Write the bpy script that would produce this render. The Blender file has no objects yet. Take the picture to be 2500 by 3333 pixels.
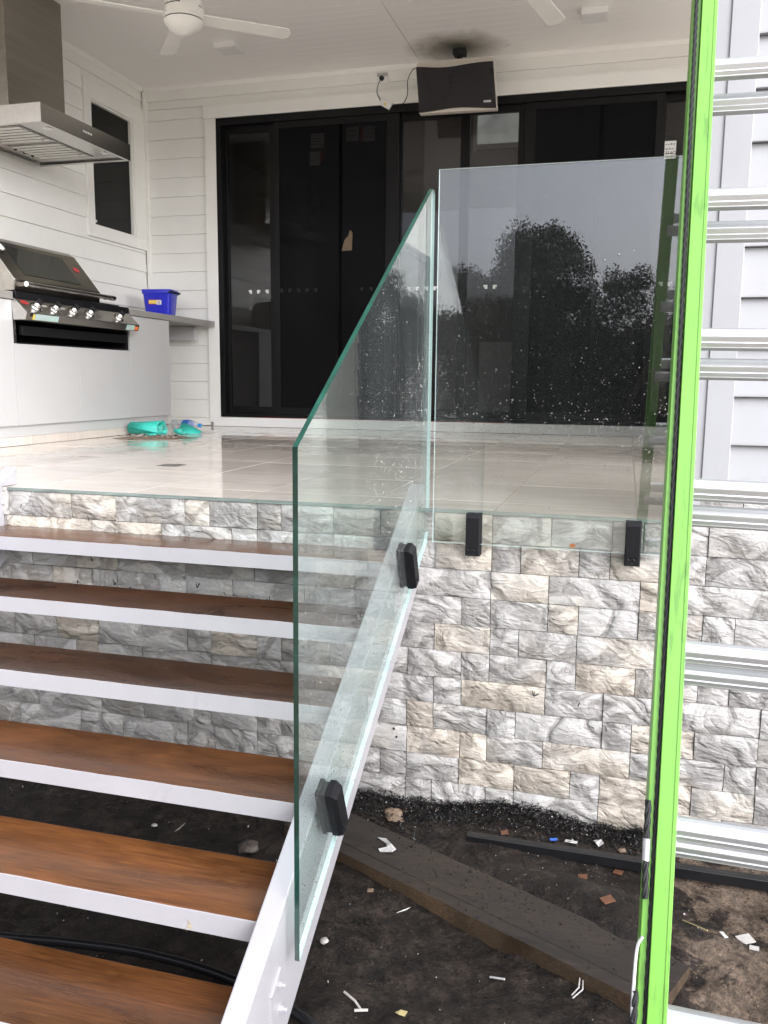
import bpy, math, random
from mathutils import Vector, Matrix
R = math.radians
rng = random.Random(7)
SC = bpy.context.scene
COL = SC.collection

# ------------------------------------------------------------------ camera, sky, sun, exposure
cam_d = bpy.data.cameras.new("camera")
cam = bpy.data.objects.new("camera", cam_d)
COL.objects.link(cam)
SC.camera = cam
cam_d.sensor_width = 36.0
cam_d.lens = 30.28
cam_d.clip_start = 0.05
cam_d.clip_end = 1500.0
_yaw, _pitch, _roll = 0.272677224, 0.151321633, 0.00985196
_fw = Vector((-math.sin(_yaw) * math.cos(_pitch), math.cos(_yaw) * math.cos(_pitch), -math.sin(_pitch)))
_rt0 = Vector((math.cos(_yaw), math.sin(_yaw), 0))
_up0 = _rt0.cross(_fw)
_rt = _rt0 * math.cos(_roll) + _up0 * math.sin(_roll)
_up = _up0 * math.cos(_roll) - _rt0 * math.sin(_roll)
cam.matrix_world = Matrix(((_rt.x, _up.x, -_fw.x, 0.634), (_rt.y, _up.y, -_fw.y, -2.9323),
                           (_rt.z, _up.z, -_fw.z, 0.4434), (0, 0, 0, 1)))

SUN_EL, SUN_AZ = R(30), R(126)          # overcast: sun high behind the camera
world = bpy.data.worlds.new("World")
SC.world = world
world.use_nodes = True
wt = world.node_tree
wt.nodes.clear()
def wn(t): return wt.nodes.new(t)
w_out, w_bg, w_sky = wn("ShaderNodeOutputWorld"), wn("ShaderNodeBackground"), wn("ShaderNodeTexSky")
w_sky.sky_type = 'NISHITA'
w_sky.sun_disc = False
w_sky.sun_elevation = SUN_EL
w_sky.sun_rotation = SUN_AZ
w_sky.dust_density = 4.0
w_sky.air_density = 1.0
w_hs = wn("ShaderNodeHueSaturation")     # cloud cover takes nearly all the blue out
w_hs.inputs['Saturation'].default_value = 0.18
w_tc, w_no, w_cr, w_mx = wn("ShaderNodeTexCoord"), wn("ShaderNodeTexNoise"), wn("ShaderNodeValToRGB"), wn("ShaderNodeMix")
w_no.inputs['Scale'].default_value = 2.6
w_no.inputs['Detail'].default_value = 6
w_no.inputs['Distortion'].default_value = 0.5
w_cr.color_ramp.elements[0].position = 0.3
w_cr.color_ramp.elements[0].color = (0.84, 0.85, 0.94, 1)
w_cr.color_ramp.elements[1].position = 0.75
w_cr.color_ramp.elements[1].color = (1.14, 1.15, 1.24, 1)
w_mx.data_type = 'RGBA'
w_mx.blend_type = 'MULTIPLY'
w_mx.inputs[0].default_value = 1.0
wt.links.new(w_sky.outputs[0], w_hs.inputs['Color'])
wt.links.new(w_tc.outputs['Generated'], w_no.inputs['Vector'])
wt.links.new(w_no.outputs['Fac'], w_cr.inputs[0])
wt.links.new(w_hs.outputs[0], w_mx.inputs[6])
wt.links.new(w_cr.outputs[0], w_mx.inputs[7])
wt.links.new(w_mx.outputs[2], w_bg.inputs[0])
w_bg.inputs[1].default_value = 0.09
wt.links.new(w_bg.outputs[0], w_out.inputs[0])

sun_d = bpy.data.lights.new("sun", 'SUN')
sun_d.energy = 1.5
sun_d.angle = R(100)
sun_d.color = (0.98, 0.98, 1.0)
sun = bpy.data.objects.new("sun", sun_d)
COL.objects.link(sun)
_sd = Vector((math.sin(SUN_AZ) * math.cos(SUN_EL), math.cos(SUN_AZ) * math.cos(SUN_EL), math.sin(SUN_EL)))
sun.rotation_euler = (-_sd).to_track_quat('-Z', 'Y').to_euler()

SC.view_settings.view_transform = 'Standard'
SC.view_settings.look = 'None'
SC.view_settings.gamma = 1.0
SC.view_settings.use_curve_mapping = False
SC.view_settings.exposure = 1.9
SC.cycles.max_bounces = 14
SC.cycles.diffuse_bounces = 6
SC.cycles.glossy_bounces = 5
SC.cycles.transmission_bounces = 10
SC.cycles.transparent_max_bounces = 24

# ------------------------------------------------------------------ materials
def _new(name):
    m = bpy.data.materials.new(name)
    m.use_nodes = True
    nt = m.node_tree
    b = nt.nodes["Principled BSDF"]
    return m, nt, b

def _noise(nt, scale, detail=5, rough=0.55, dist=0.0, stretch=(1, 1, 1), rand=False, coord='Object'):
    tc = nt.nodes.new("ShaderNodeTexCoord")
    mp = nt.nodes.new("ShaderNodeMapping")
    mp.inputs['Scale'].default_value = stretch
    nt.links.new(tc.outputs[coord], mp.inputs['Vector'])
    if rand:
        oi = nt.nodes.new("ShaderNodeObjectInfo")
        ml = nt.nodes.new("ShaderNodeMath"); ml.operation = 'MULTIPLY'; ml.inputs[1].default_value = 37.0
        nt.links.new(oi.outputs['Random'], ml.inputs[0])
        nt.links.new(ml.outputs[0], mp.inputs['Location'])
    n = nt.nodes.new("ShaderNodeTexNoise")
    n.inputs['Scale'].default_value = scale
    n.inputs['Detail'].default_value = detail
    n.inputs['Roughness'].default_value = rough
    n.inputs['Distortion'].default_value = dist
    nt.links.new(mp.outputs[0], n.inputs['Vector'])
    return n

def _ramp(nt, src, stops):
    r = nt.nodes.new("ShaderNodeValToRGB")
    e = r.color_ramp.elements
    while len(e) > 1: e.remove(e[-1])
    e[0].position, e[0].color = stops[0][0], (*stops[0][1], 1)
    for p, c in stops[1:]:
        k = e.new(p); k.color = (*c, 1)
    nt.links.new(src, r.inputs[0])
    return r

def _mix(nt, fac, a, b, blend='MIX'):
    m = nt.nodes.new("ShaderNodeMix"); m.data_type = 'RGBA'; m.blend_type = blend
    for s, v in ((m.inputs[0], fac), (m.inputs[6], a), (m.inputs[7], b)):
        if isinstance(v, (int, float)): s.default_value = v
        elif isinstance(v, tuple): s.default_value = (*v, 1)
        else: nt.links.new(v, s)
    return m.outputs[2]

def _bump(nt, b, src, strength, dist=0.01, prev=None):
    u = nt.nodes.new("ShaderNodeBump")
    u.inputs['Strength'].default_value = strength
    u.inputs['Distance'].default_value = dist
    nt.links.new(src, u.inputs['Height'])
    if prev is not None: nt.links.new(prev, u.inputs['Normal'])
    if b is not None: nt.links.new(u.outputs[0], b.inputs['Normal'])
    return u.outputs[0]

def pmat(name, c, rough=0.5, metal=0.0, var=0.08, vs=6.0, bump=0.0, bs=60.0, bd=0.002, spec=0.5, coat=0.0,
         stretch=(1, 1, 1), rvar=0.0, rand=False, grime=0.0, gs=3.0, gcol=(0.45, 0.42, 0.38), gstretch=(1, 1, 1), gthr=0.58):
    m, nt, b = _new(name)
    n = _noise(nt, vs, 6, 0.6, 0.3, stretch, rand)
    lo = tuple(max(0, x * (1 - var)) for x in c); hi = tuple(min(1, x * (1 + var)) for x in c)
    r = _ramp(nt, n.outputs['Fac'], [(0.3, lo), (0.7, hi)])
    col = r.outputs[0]
    if grime:      # smears and scuffs with a shape of their own
        g1 = _noise(nt, gs, 9, 0.7, 1.2, gstretch, rand)
        gm = _ramp(nt, g1.outputs['Fac'], [(gthr, (1, 1, 1)), (min(0.99, gthr + 0.14), gcol)])
        col = _mix(nt, grime, col, gm.outputs[0], 'MULTIPLY')
    nt.links.new(col, b.inputs['Base Color'])
    b.inputs['Roughness'].default_value = rough
    if rvar:
        mr = nt.nodes.new("ShaderNodeMapRange")
        mr.inputs['From Min'].default_value = 0.3; mr.inputs['From Max'].default_value = 0.7
        mr.inputs['To Min'].default_value = max(0.02, rough - rvar); mr.inputs['To Max'].default_value = min(1, rough + rvar)
        nt.links.new(n.outputs['Fac'], mr.inputs['Value'])
        nt.links.new(mr.outputs[0], b.inputs['Roughness'])
    b.inputs['Metallic'].default_value = metal
    b.inputs['Specular IOR Level'].default_value = spec
    b.inputs['Coat Weight'].default_value = coat
    b.inputs['Coat Roughness'].default_value = 0.08
    if bump:
        n2 = _noise(nt, bs, 4, 0.6, 0.0, stretch, rand)
        _bump(nt, b, n2.outputs['Fac'], bump, bd)
    return m

def glass_mat(name, tint, ior=1.52, haze=0.0, rough=0.0, hs=3.0):
    """sheet glass: a Fresnel mirror over a tinted clear body; haze = a thin film of dried spray and wet streaks"""
    m = bpy.data.materials.new(name); m.use_nodes = True
    nt = m.node_tree; nt.nodes.clear()
    o = nt.nodes.new("ShaderNodeOutputMaterial")
    # Schlick's law on the absolute angle: the sheet mirrors alike at its front and its back face
    lw = nt.nodes.new("ShaderNodeLayerWeight"); lw.inputs[0].default_value = 0.5
    pw = nt.nodes.new("ShaderNodeMath"); pw.operation = 'POWER'; pw.inputs[1].default_value = 5.0
    nt.links.new(lw.outputs['Facing'], pw.inputs[0])
    fr = nt.nodes.new("ShaderNodeMapRange"); fr.inputs['To Min'].default_value = ((ior - 1) / (ior + 1)) ** 2; fr.inputs['To Max'].default_value = 1.0
    nt.links.new(pw.outputs[0], fr.inputs['Value'])
    tr = nt.nodes.new("ShaderNodeBsdfTransparent"); tr.inputs[0].default_value = (*tint, 1)
    gl = nt.nodes.new("ShaderNodeBsdfGlossy"); gl.inputs['Roughness'].default_value = rough
    mx = nt.nodes.new("ShaderNodeMixShader")
    nt.links.new(fr.outputs[0], mx.inputs[0]); nt.links.new(tr.outputs[0], mx.inputs[1]); nt.links.new(gl.outputs[0], mx.inputs[2])
    out = mx.outputs[0]
    if haze:
        n = _noise(nt, hs, 6, 0.65, 0.8, (1, 1, 0.25))
        mr = nt.nodes.new("ShaderNodeMapRange")
        mr.inputs['From Min'].default_value = 0.35; mr.inputs['From Max'].default_value = 0.75
        mr.inputs['To Min'].default_value = haze * 0.25; mr.inputs['To Max'].default_value = haze
        nt.links.new(n.outputs['Fac'], mr.inputs['Value'])
        df = nt.nodes.new("ShaderNodeBsdfDiffuse"); df.inputs[0].default_value = (0.75, 0.79, 0.79, 1)
        m2 = nt.nodes.new("ShaderNodeMixShader")
        nt.links.new(mr.outputs[0], m2.inputs[0]); nt.links.new(out, m2.inputs[1]); nt.links.new(df.outputs[0], m2.inputs[2])
        out = m2.outputs[0]
    nt.links.new(out, o.inputs[0])
    return m

M = {}
M['white_paint'] = pmat("white_paint", (0.85, 0.845, 0.80), 0.42, var=0.03, vs=3, bump=0.08, bs=180, bd=0.001, rand=True)
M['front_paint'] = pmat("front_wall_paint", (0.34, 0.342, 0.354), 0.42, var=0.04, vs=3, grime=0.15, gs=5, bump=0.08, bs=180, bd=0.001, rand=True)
M['ceiling_paint'] = pmat("ceiling_paint", (0.90, 0.885, 0.85), 0.5, var=0.02, vs=2, rand=True)
def smudged():  # ceiling boards turn darker in a ragged patch above the screen
    m, nt, b = _new("ceiling_with_dark_smudge")
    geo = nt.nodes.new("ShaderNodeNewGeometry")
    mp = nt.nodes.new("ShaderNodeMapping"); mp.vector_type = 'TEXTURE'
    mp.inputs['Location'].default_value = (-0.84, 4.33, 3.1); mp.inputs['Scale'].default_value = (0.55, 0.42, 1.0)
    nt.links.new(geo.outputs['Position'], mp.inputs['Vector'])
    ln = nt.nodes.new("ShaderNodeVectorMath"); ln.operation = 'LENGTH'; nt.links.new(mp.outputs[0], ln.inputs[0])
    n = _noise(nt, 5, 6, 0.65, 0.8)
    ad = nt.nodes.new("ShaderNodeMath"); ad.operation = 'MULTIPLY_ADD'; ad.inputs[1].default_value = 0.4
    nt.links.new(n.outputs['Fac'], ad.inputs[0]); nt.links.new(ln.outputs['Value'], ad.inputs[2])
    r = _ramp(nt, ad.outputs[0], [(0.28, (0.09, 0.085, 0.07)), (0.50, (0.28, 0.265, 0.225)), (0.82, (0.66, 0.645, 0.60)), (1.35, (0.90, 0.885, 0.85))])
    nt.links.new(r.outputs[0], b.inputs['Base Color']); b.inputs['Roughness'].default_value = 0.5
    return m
M['ceiling_smudged'] = smudged()
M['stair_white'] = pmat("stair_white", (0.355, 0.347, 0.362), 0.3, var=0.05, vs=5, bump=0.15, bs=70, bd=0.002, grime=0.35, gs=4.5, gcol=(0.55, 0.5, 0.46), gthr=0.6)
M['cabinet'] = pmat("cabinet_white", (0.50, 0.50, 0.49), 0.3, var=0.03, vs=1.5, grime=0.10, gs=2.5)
M['fan_white'] = pmat("fan_white", (0.83, 0.82, 0.77), 0.35, var=0.02)
M['plastic_white'] = pmat("plastic_white", (0.82, 0.82, 0.80), 0.35, var=0.02)
M['alu_black'] = pmat("black_aluminium", (0.006, 0.006, 0.0065), 0.4, var=0.2, vs=20, spec=0.22)
M['black'] = pmat("black_satin", (0.009, 0.009, 0.010), 0.38, var=0.2, vs=30, bump=0.05, bs=300, bd=0.0005, spec=0.35)
M['matt_black'] = pmat("matt_black", (0.01, 0.01, 0.01), 0.75, var=0.3)
M['clamp_black'] = pmat("clamp_black", (0.006, 0.006, 0.0075), 0.5, var=0.15, vs=40, bump=0.1, bs=500, bd=0.0005, spec=0.22)
M['counter'] = pmat("counter_stone", (0.30, 0.285, 0.26), 0.3, var=0.1, vs=80)
M['steel'] = pmat("brushed_steel", (0.56, 0.54, 0.51), 0.27, metal=1.0, var=0.07, vs=6, bump=0.05, bs=60, bd=0.0006, stretch=(6, 0.3, 6))
M['steel_dark'] = pmat("smoked_steel", (0.30, 0.28, 0.25), 0.24, metal=1.0, var=0.12, vs=4, bump=0.05, bs=60, bd=0.0006, stretch=(6, 0.3, 6))
M['chrome'] = pmat("polished_steel", (0.72, 0.71, 0.69), 0.12, metal=1.0, var=0.03)
M['filter'] = pmat("filter_steel", (0.70, 0.68, 0.62), 0.3, metal=0.85, var=0.05)
M['lid_glass'] = pmat("lid_glass", (0.025, 0.026, 0.022), 0.06, var=0.05, spec=0.6)
M['screen'] = pmat("screen_glass", (0.014, 0.012, 0.015), 0.12, var=0.05, spec=0.5)
M['screen_trim'] = pmat("screen_trim", (0.62, 0.58, 0.50), 0.35, var=0.03)
M['blue'] = pmat("blue_plastic", (0.016, 0.022, 0.50), 0.32, var=0.06, spec=0.5)
M['turquoise'] = pmat("turquoise_mat", (0.035, 0.50, 0.40), 0.5, var=0.15, vs=12, bump=0.2, bs=25, bd=0.004)
M['turq_inner'] = pmat("turquoise_backing", (0.30, 0.40, 0.38), 0.6, var=0.1)
M['label_white'] = pmat("label_white", (0.78, 0.78, 0.76), 0.5, var=0.03)
M['label_yellow'] = pmat("label_yellow", (0.80, 0.62, 0.12), 0.5, var=0.05)
M['label_red'] = pmat("label_red", (0.40, 0.035, 0.035), 0.4, var=0.05)
M['label_orange'] = pmat("label_orange", (0.85, 0.20, 0.04), 0.45, var=0.05)
M['label_mint'] = pmat("label_mint", (0.42, 0.56, 0.52), 0.45, var=0.08, vs=60)
M['label_blue'] = pmat("label_blue", (0.03, 0.12, 0.50), 0.35, var=0.1)
M['cap_blue'] = pmat("cap_blue", (0.05, 0.30, 0.70), 0.35, var=0.03)
M['ink'] = pmat("ink", (0.03, 0.03, 0.035), 0.6)
M['brown_tape'] = pmat("brown_tape", (0.13, 0.09, 0.05), 0.5, var=0.2, vs=20)
M['tape_grey'] = pmat("note_paper_grey", (0.55, 0.55, 0.52), 0.6, var=0.1, vs=30)
M['red_seal'] = pmat("red_sealant", (0.45, 0.05, 0.02), 0.5)
M['ladder_metal'] = pmat("ladder_aluminium", (0.55, 0.555, 0.57), 0.44, metal=0.85, var=0.07, vs=9, bump=0.12, bs=90, bd=0.001)
M['grey_plastic'] = pmat("grey_plastic", (0.45, 0.45, 0.46), 0.45, var=0.05)
M['rope'] = pmat("black_rope", (0.006, 0.0065, 0.007), 0.65, var=0.3, vs=40, bump=0.3, bs=400, bd=0.0008)
M['hose'] = pmat("black_hose", (0.008, 0.008, 0.009), 0.25, var=0.1)
M['bar'] = pmat("black_steel_bar", (0.005, 0.0052, 0.006), 0.35, var=0.2, vs=25, bump=0.15, bs=120, bd=0.001)
M['bark_orange'] = pmat("bark_chip", (0.11, 0.045, 0.022), 0.6, var=0.25, vs=40, bump=0.3, bs=120, bd=0.002)
M['clod'] = pmat("clay_clod", (0.17, 0.12, 0.08), 0.7, var=0.2, vs=30, bump=0.5, bs=50, bd=0.006)
M['rock'] = pmat("muddy_rock", (0.075, 0.06, 0.048), 0.7, var=0.35, vs=40, bump=0.8, bs=60, bd=0.008)
M['pebble'] = pmat("grey_pebble", (0.36, 0.34, 0.31), 0.5, var=0.2, vs=30)
M['paper'] = pmat("wet_paper", (0.42, 0.41, 0.395), 0.5, var=0.15, vs=60, grime=0.6, gs=60, gcol=(0.2, 0.16, 0.13), gthr=0.52)
M['chip_white'] = pmat("dirty_tile_chip", (0.40, 0.385, 0.36), 0.5, var=0.1, vs=60, grime=0.7, gs=70, gcol=(0.15, 0.12, 0.1), gthr=0.54)
M['dry_grass'] = pmat("straw", (0.42, 0.35, 0.17), 0.6, var=0.2)
M['dirt_pile'] = pmat("sweepings", (0.20, 0.145, 0.10), 0.8, var=0.4, vs=25, bump=0.6, bs=90, bd=0.006)
M['room'] = pmat("room_paint", (0.30, 0.28, 0.26), 0.8, var=0.05)
M['room_pale'] = pmat("room_board", (0.55, 0.54, 0.50), 0.7, var=0.05)
M['strip'] = pmat("edge_trim_metal", (0.22, 0.27, 0.25), 0.22, metal=0.3, var=0.35, vs=9, stretch=(1, 8, 8))
M['mortar'] = pmat("mortar", (0.09, 0.085, 0.08), 0.9, var=0.3, vs=30)
M['grout'] = pmat("grout", (0.52, 0.47, 0.41), 0.5, var=0.1, vs=20)
M['roof'] = pmat("roof_sheet", (0.30, 0.30, 0.31), 0.5)
M['leaf_litter'] = pmat("leaf_litter", (0.30, 0.10, 0.03), 0.6, var=0.2)
M['twig'] = pmat("twig", (0.015, 0.012, 0.010), 0.8, var=0.3)
M['bark'] = pmat("tree_bark", (0.10, 0.075, 0.055), 0.9, var=0.3, vs=6, bump=0.5, bs=20, bd=0.02)

M['pane_clear'] = glass_mat("door_glass", (0.66, 0.66, 0.67), 1.55)
M['pane_dark'] = glass_mat("window_glass", (0.12, 0.12, 0.13), 1.5)
M['balustrade'] = glass_mat("balustrade_glass", (0.962, 0.985, 0.975), 2.1, haze=0.008, hs=2.0)
M['side_glass'] = glass_mat("stair_glass", (0.925, 0.975, 0.957), 1.52, haze=0.035, hs=2.4)
M['bottle'] = glass_mat("bottle_plastic", (0.90, 0.92, 0.94), 1.6, haze=0.35, rough=0.05, hs=20)

def green_edge():
    m, nt, b = _new("glass_edge_green")
    n = _noise(nt, 6, 4, 0.6, 0.2, (1, 1, 0.6))
    r = _ramp(nt, n.outputs['Fac'], [(0.35, (0.001, 0.010, 0.0075)), (0.7, (0.006, 0.045, 0.031))])
    nt.links.new(r.outputs[0], b.inputs['Base Color'])
    b.inputs['Roughness'].default_value = 0.12
    b.inputs['Transmission Weight'].default_value = 0.35
    b.inputs['IOR'].default_value = 1.5
    return m
M['glass_edge'] = green_edge()  # front edge: shade inside the glass put into the dark colour
M['glass_edge_top'] = pmat("glass_edge_lit_green", (0.007, 0.062, 0.043), 0.3, var=0.6, vs=4, spec=0.25)  # raking top edge: light carried inside the glass painted as brighter green
M['glass_edge_pale'] = pmat("glass_edge_polished_lit", (0.55, 0.70, 0.68), 0.1, var=0.1, spec=0.6)  # polished edges, painted pale for the light inside the glass

def mesh_screen():
    m = bpy.data.materials.new("fly_screen"); m.use_nodes = True
    nt = m.node_tree; nt.nodes.clear()
    o = nt.nodes.new("ShaderNodeOutputMaterial")
    tr = nt.nodes.new("ShaderNodeBsdfTransparent")
    df = nt.nodes.new("ShaderNodeBsdfDiffuse"); df.inputs[0].default_value = (0.012, 0.012, 0.013, 1)
    mx = nt.nodes.new("ShaderNodeMixShader"); mx.inputs[0].default_value = 0.6
    nt.links.new(tr.outputs[0], mx.inputs[1]); nt.links.new(df.outputs[0], mx.inputs[2]); nt.links.new(mx.outputs[0], o.inputs[0])
    return m
M['fly_screen'] = mesh_screen()

def water_mat():
    m, nt, b = _new("water_drop")
    b.inputs['Base Color'].default_value = (1, 1, 1, 1)
    b.inputs['Roughness'].default_value = 0.0
    b.inputs['IOR'].default_value = 1.33
    b.inputs['Transmission Weight'].default_value = 1.0
    return m
M['water'] = water_mat()

def stone_mat():
    m, nt, b = _new("split_stone")
    oi = nt.nodes.new("ShaderNodeObjectInfo")
    sep = nt.nodes.new("ShaderNodeSeparateColor")
    nt.links.new(oi.outputs['Color'], sep.inputs[0])
    n1 = _noise(nt, 7, 6, 0.62, 0.8, rand=True)
    grey = _ramp(nt, n1.outputs['Fac'], [(0.28, (0.375, 0.366, 0.352)), (0.5, (0.425, 0.412, 0.392)), (0.72, (0.50, 0.482, 0.452))])
    cream = _ramp(nt, n1.outputs['Fac'], [(0.25, (0.43, 0.385, 0.325)), (0.5, (0.50, 0.447, 0.375)), (0.75, (0.55, 0.50, 0.435))])
    n2 = _noise(nt, 4.5, 3, 0.5, 0.4, rand=True)
    ad = nt.nodes.new("ShaderNodeMath"); ad.operation = 'ADD'
    nt.links.new(sep.outputs[0], ad.inputs[0]); nt.links.new(n2.outputs['Fac'], ad.inputs[1])
    st = nt.nodes.new("ShaderNodeMapRange"); st.inputs['From Min'].default_value = 0.80; st.inputs['From Max'].default_value = 1.15
    nt.links.new(ad.outputs[0], st.inputs['Value'])
    base = _mix(nt, st.outputs[0], grey.outputs[0], cream.outputs[0])
    def ridged(scale, detail, st, dist):
        n = _noise(nt, scale, detail, 0.55, dist, st, rand=True)
        n.noise_type = 'RIDGED_MULTIFRACTAL'; n.normalize = True
        n.inputs['Offset'].default_value = 0.9; n.inputs['Gain'].default_value = 1.6
        return n
    crk = ridged(5.5, 6, (1, 1, 1.5), 0.7)
    cr = _ramp(nt, crk.outputs['Fac'], [(0.0, (1, 1, 1)), (0.70, (1, 1, 1)), (0.80, (0.78, 0.77, 0.75)), (0.92, (0.40, 0.385, 0.37))])
    c2 = _mix(nt, 0.55, base, cr.outputs[0], 'MULTIPLY')
    fn = _noise(nt, 85, 6, 0.75, 0.2, rand=True)
    fr = _ramp(nt, fn.outputs['Fac'], [(0.3, (0.82, 0.82, 0.82)), (0.7, (1.10, 1.10, 1.10))])
    c3 = _mix(nt, 1.0, c2, fr.outputs[0], 'MULTIPLY')
    br = _mix(nt, 1.0, c3, sep.outputs[1], 'MULTIPLY')
    nt.links.new(br, b.inputs['Base Color'])
    b.inputs['Roughness'].default_value = 0.42
    b.inputs['Specular IOR Level'].default_value = 0.45
    # split face: sharp conchoidal ripples, cracks and a fine crystalline grain
    wv = _noise(nt, 10, 5, 0.62, 0.9, (1, 1, 1.7), rand=True)
    wl = _noise(nt, 22, 6, 0.7, 1.4, (0.7, 1, 1.6), rand=True)
    rip = ridged(16, 5, (0.8, 1, 1.9), 0.8)
    b0 = _bump(nt, None, wv.outputs['Fac'], 0.27, 0.011)
    b1 = _bump(nt, None, wl.outputs['Fac'], 0.32, 0.006, b0)
    b2 = _bump(nt, None, rip.outputs['Fac'], 0.4, 0.006, b1)
    inv = nt.nodes.new("ShaderNodeMath"); inv.operation = 'MULTIPLY'; inv.inputs[1].default_value = -1.0
    nt.links.new(crk.outputs['Fac'], inv.inputs[0])
    b3 = _bump(nt, None, inv.outputs[0], 0.6, 0.012, b2)
    _bump(nt, b, fn.outputs['Fac'], 0.35, 0.004, b3)
    return m
M['stone'] = stone_mat()

def timber_mat(name, lo, mid, hi, rough, coat, axis_stretch, bumps=0.15, gs=1.0):
    m, nt, b = _new(name)
    g = _noise(nt, 24 * gs, 7, 0.65, 0.6, axis_stretch, rand=True)
    l = _noise(nt, 2.6, 4, 0.6, 0.8, (0.8, 2.0, 1), rand=True)
    c = _ramp(nt, g.outputs['Fac'], [(0.25, lo), (0.5, mid), (0.8, hi)])
    lr = _ramp(nt, l.outputs['Fac'], [(0.28, (0.42, 0.38, 0.36)), (0.5, (0.9, 0.9, 0.88)), (0.72, (1.35, 1.25, 1.05))])
    col = _mix(nt, 1.0, c.outputs[0], lr.outputs[0], 'MULTIPLY')
    nt.links.new(col, b.inputs['Base Color'])
    mr = nt.nodes.new("ShaderNodeMapRange")
    mr.inputs['From Min'].default_value = 0.35; mr.inputs['From Max'].default_value = 0.65
    mr.inputs['To Min'].default_value = max(0.03, rough - 0.1); mr.inputs['To Max'].default_value = rough + 0.15
    nt.links.new(l.outputs['Fac'], mr.inputs['Value'])
    nt.links.new(mr.outputs[0], b.inputs['Roughness'])
    oi = nt.nodes.new("ShaderNodeObjectInfo")
    col = _mix(nt, 1.0, col, oi.outputs['Color'], 'MULTIPLY')
    nt.links.new(col, b.inputs['Base Color'])
    b.inputs['Coat Weight'].default_value = coat
    b.inputs['Coat Roughness'].default_value = 0.10
    _bump(nt, b, g.outputs['Fac'], bumps, 0.002)
    return m
M['tread'] = timber_mat("merbau_tread", (0.046, 0.0165, 0.0055), (0.100, 0.037, 0.0105), (0.165, 0.066, 0.0185), 0.3, 0.28, (0.35, 7, 7))
M['sleeper'] = timber_mat("wet_sleeper", (0.008, 0.0057, 0.004), (0.018, 0.013, 0.0092), (0.040, 0.029, 0.020), 0.75, 0.0, (0.6, 9, 9), 0.6)
M['sleeper_side'] = timber_mat("sleeper_side", (0.012, 0.007, 0.004), (0.05, 0.031, 0.016), (0.12, 0.08, 0.043), 0.6, 0.05, (0.6, 9, 9), 0.4)

def tile_mat():
    m, nt, b = _new("wet_floor_tile")
    n = _noise(nt, 3.0, 7, 0.6, 0.6, (1.0, 4.5, 1), rand=True)
    c = _ramp(nt, n.outputs['Fac'], [(0.22, (0.55, 0.485, 0.42)), (0.5, (0.65, 0.585, 0.52)), (0.78, (0.71, 0.65, 0.59))])
    oi = nt.nodes.new("ShaderNodeObjectInfo")
    v = nt.nodes.new("ShaderNodeMapRange"); v.inputs['To Min'].default_value = 0.92; v.inputs['To Max'].default_value = 1.05
    nt.links.new(oi.outputs['Random'], v.inputs['Value'])
    col = _mix(nt, 1.0, c.outputs[0], v.outputs[0], 'MULTIPLY')
    nt.links.new(col, b.inputs['Base Color'])
    w = _noise(nt, 1.4, 4, 0.55, 0.5)
    mr = nt.nodes.new("ShaderNodeMapRange")
    mr.inputs['From Min'].default_value = 0.4; mr.inputs['From Max'].default_value = 0.62
    mr.inputs['To Min'].default_value = 0.025; mr.inputs['To Max'].default_value = 0.16
    nt.links.new(w.outputs['Fac'], mr.inputs['Value'])
    nt.links.new(mr.outputs[0], b.inputs['Roughness'])
    b.inputs['Specular IOR Level'].default_value = 0.5
    b.inputs['IOR'].default_value = 1.45
    return m
M['tile'] = tile_mat()

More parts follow.
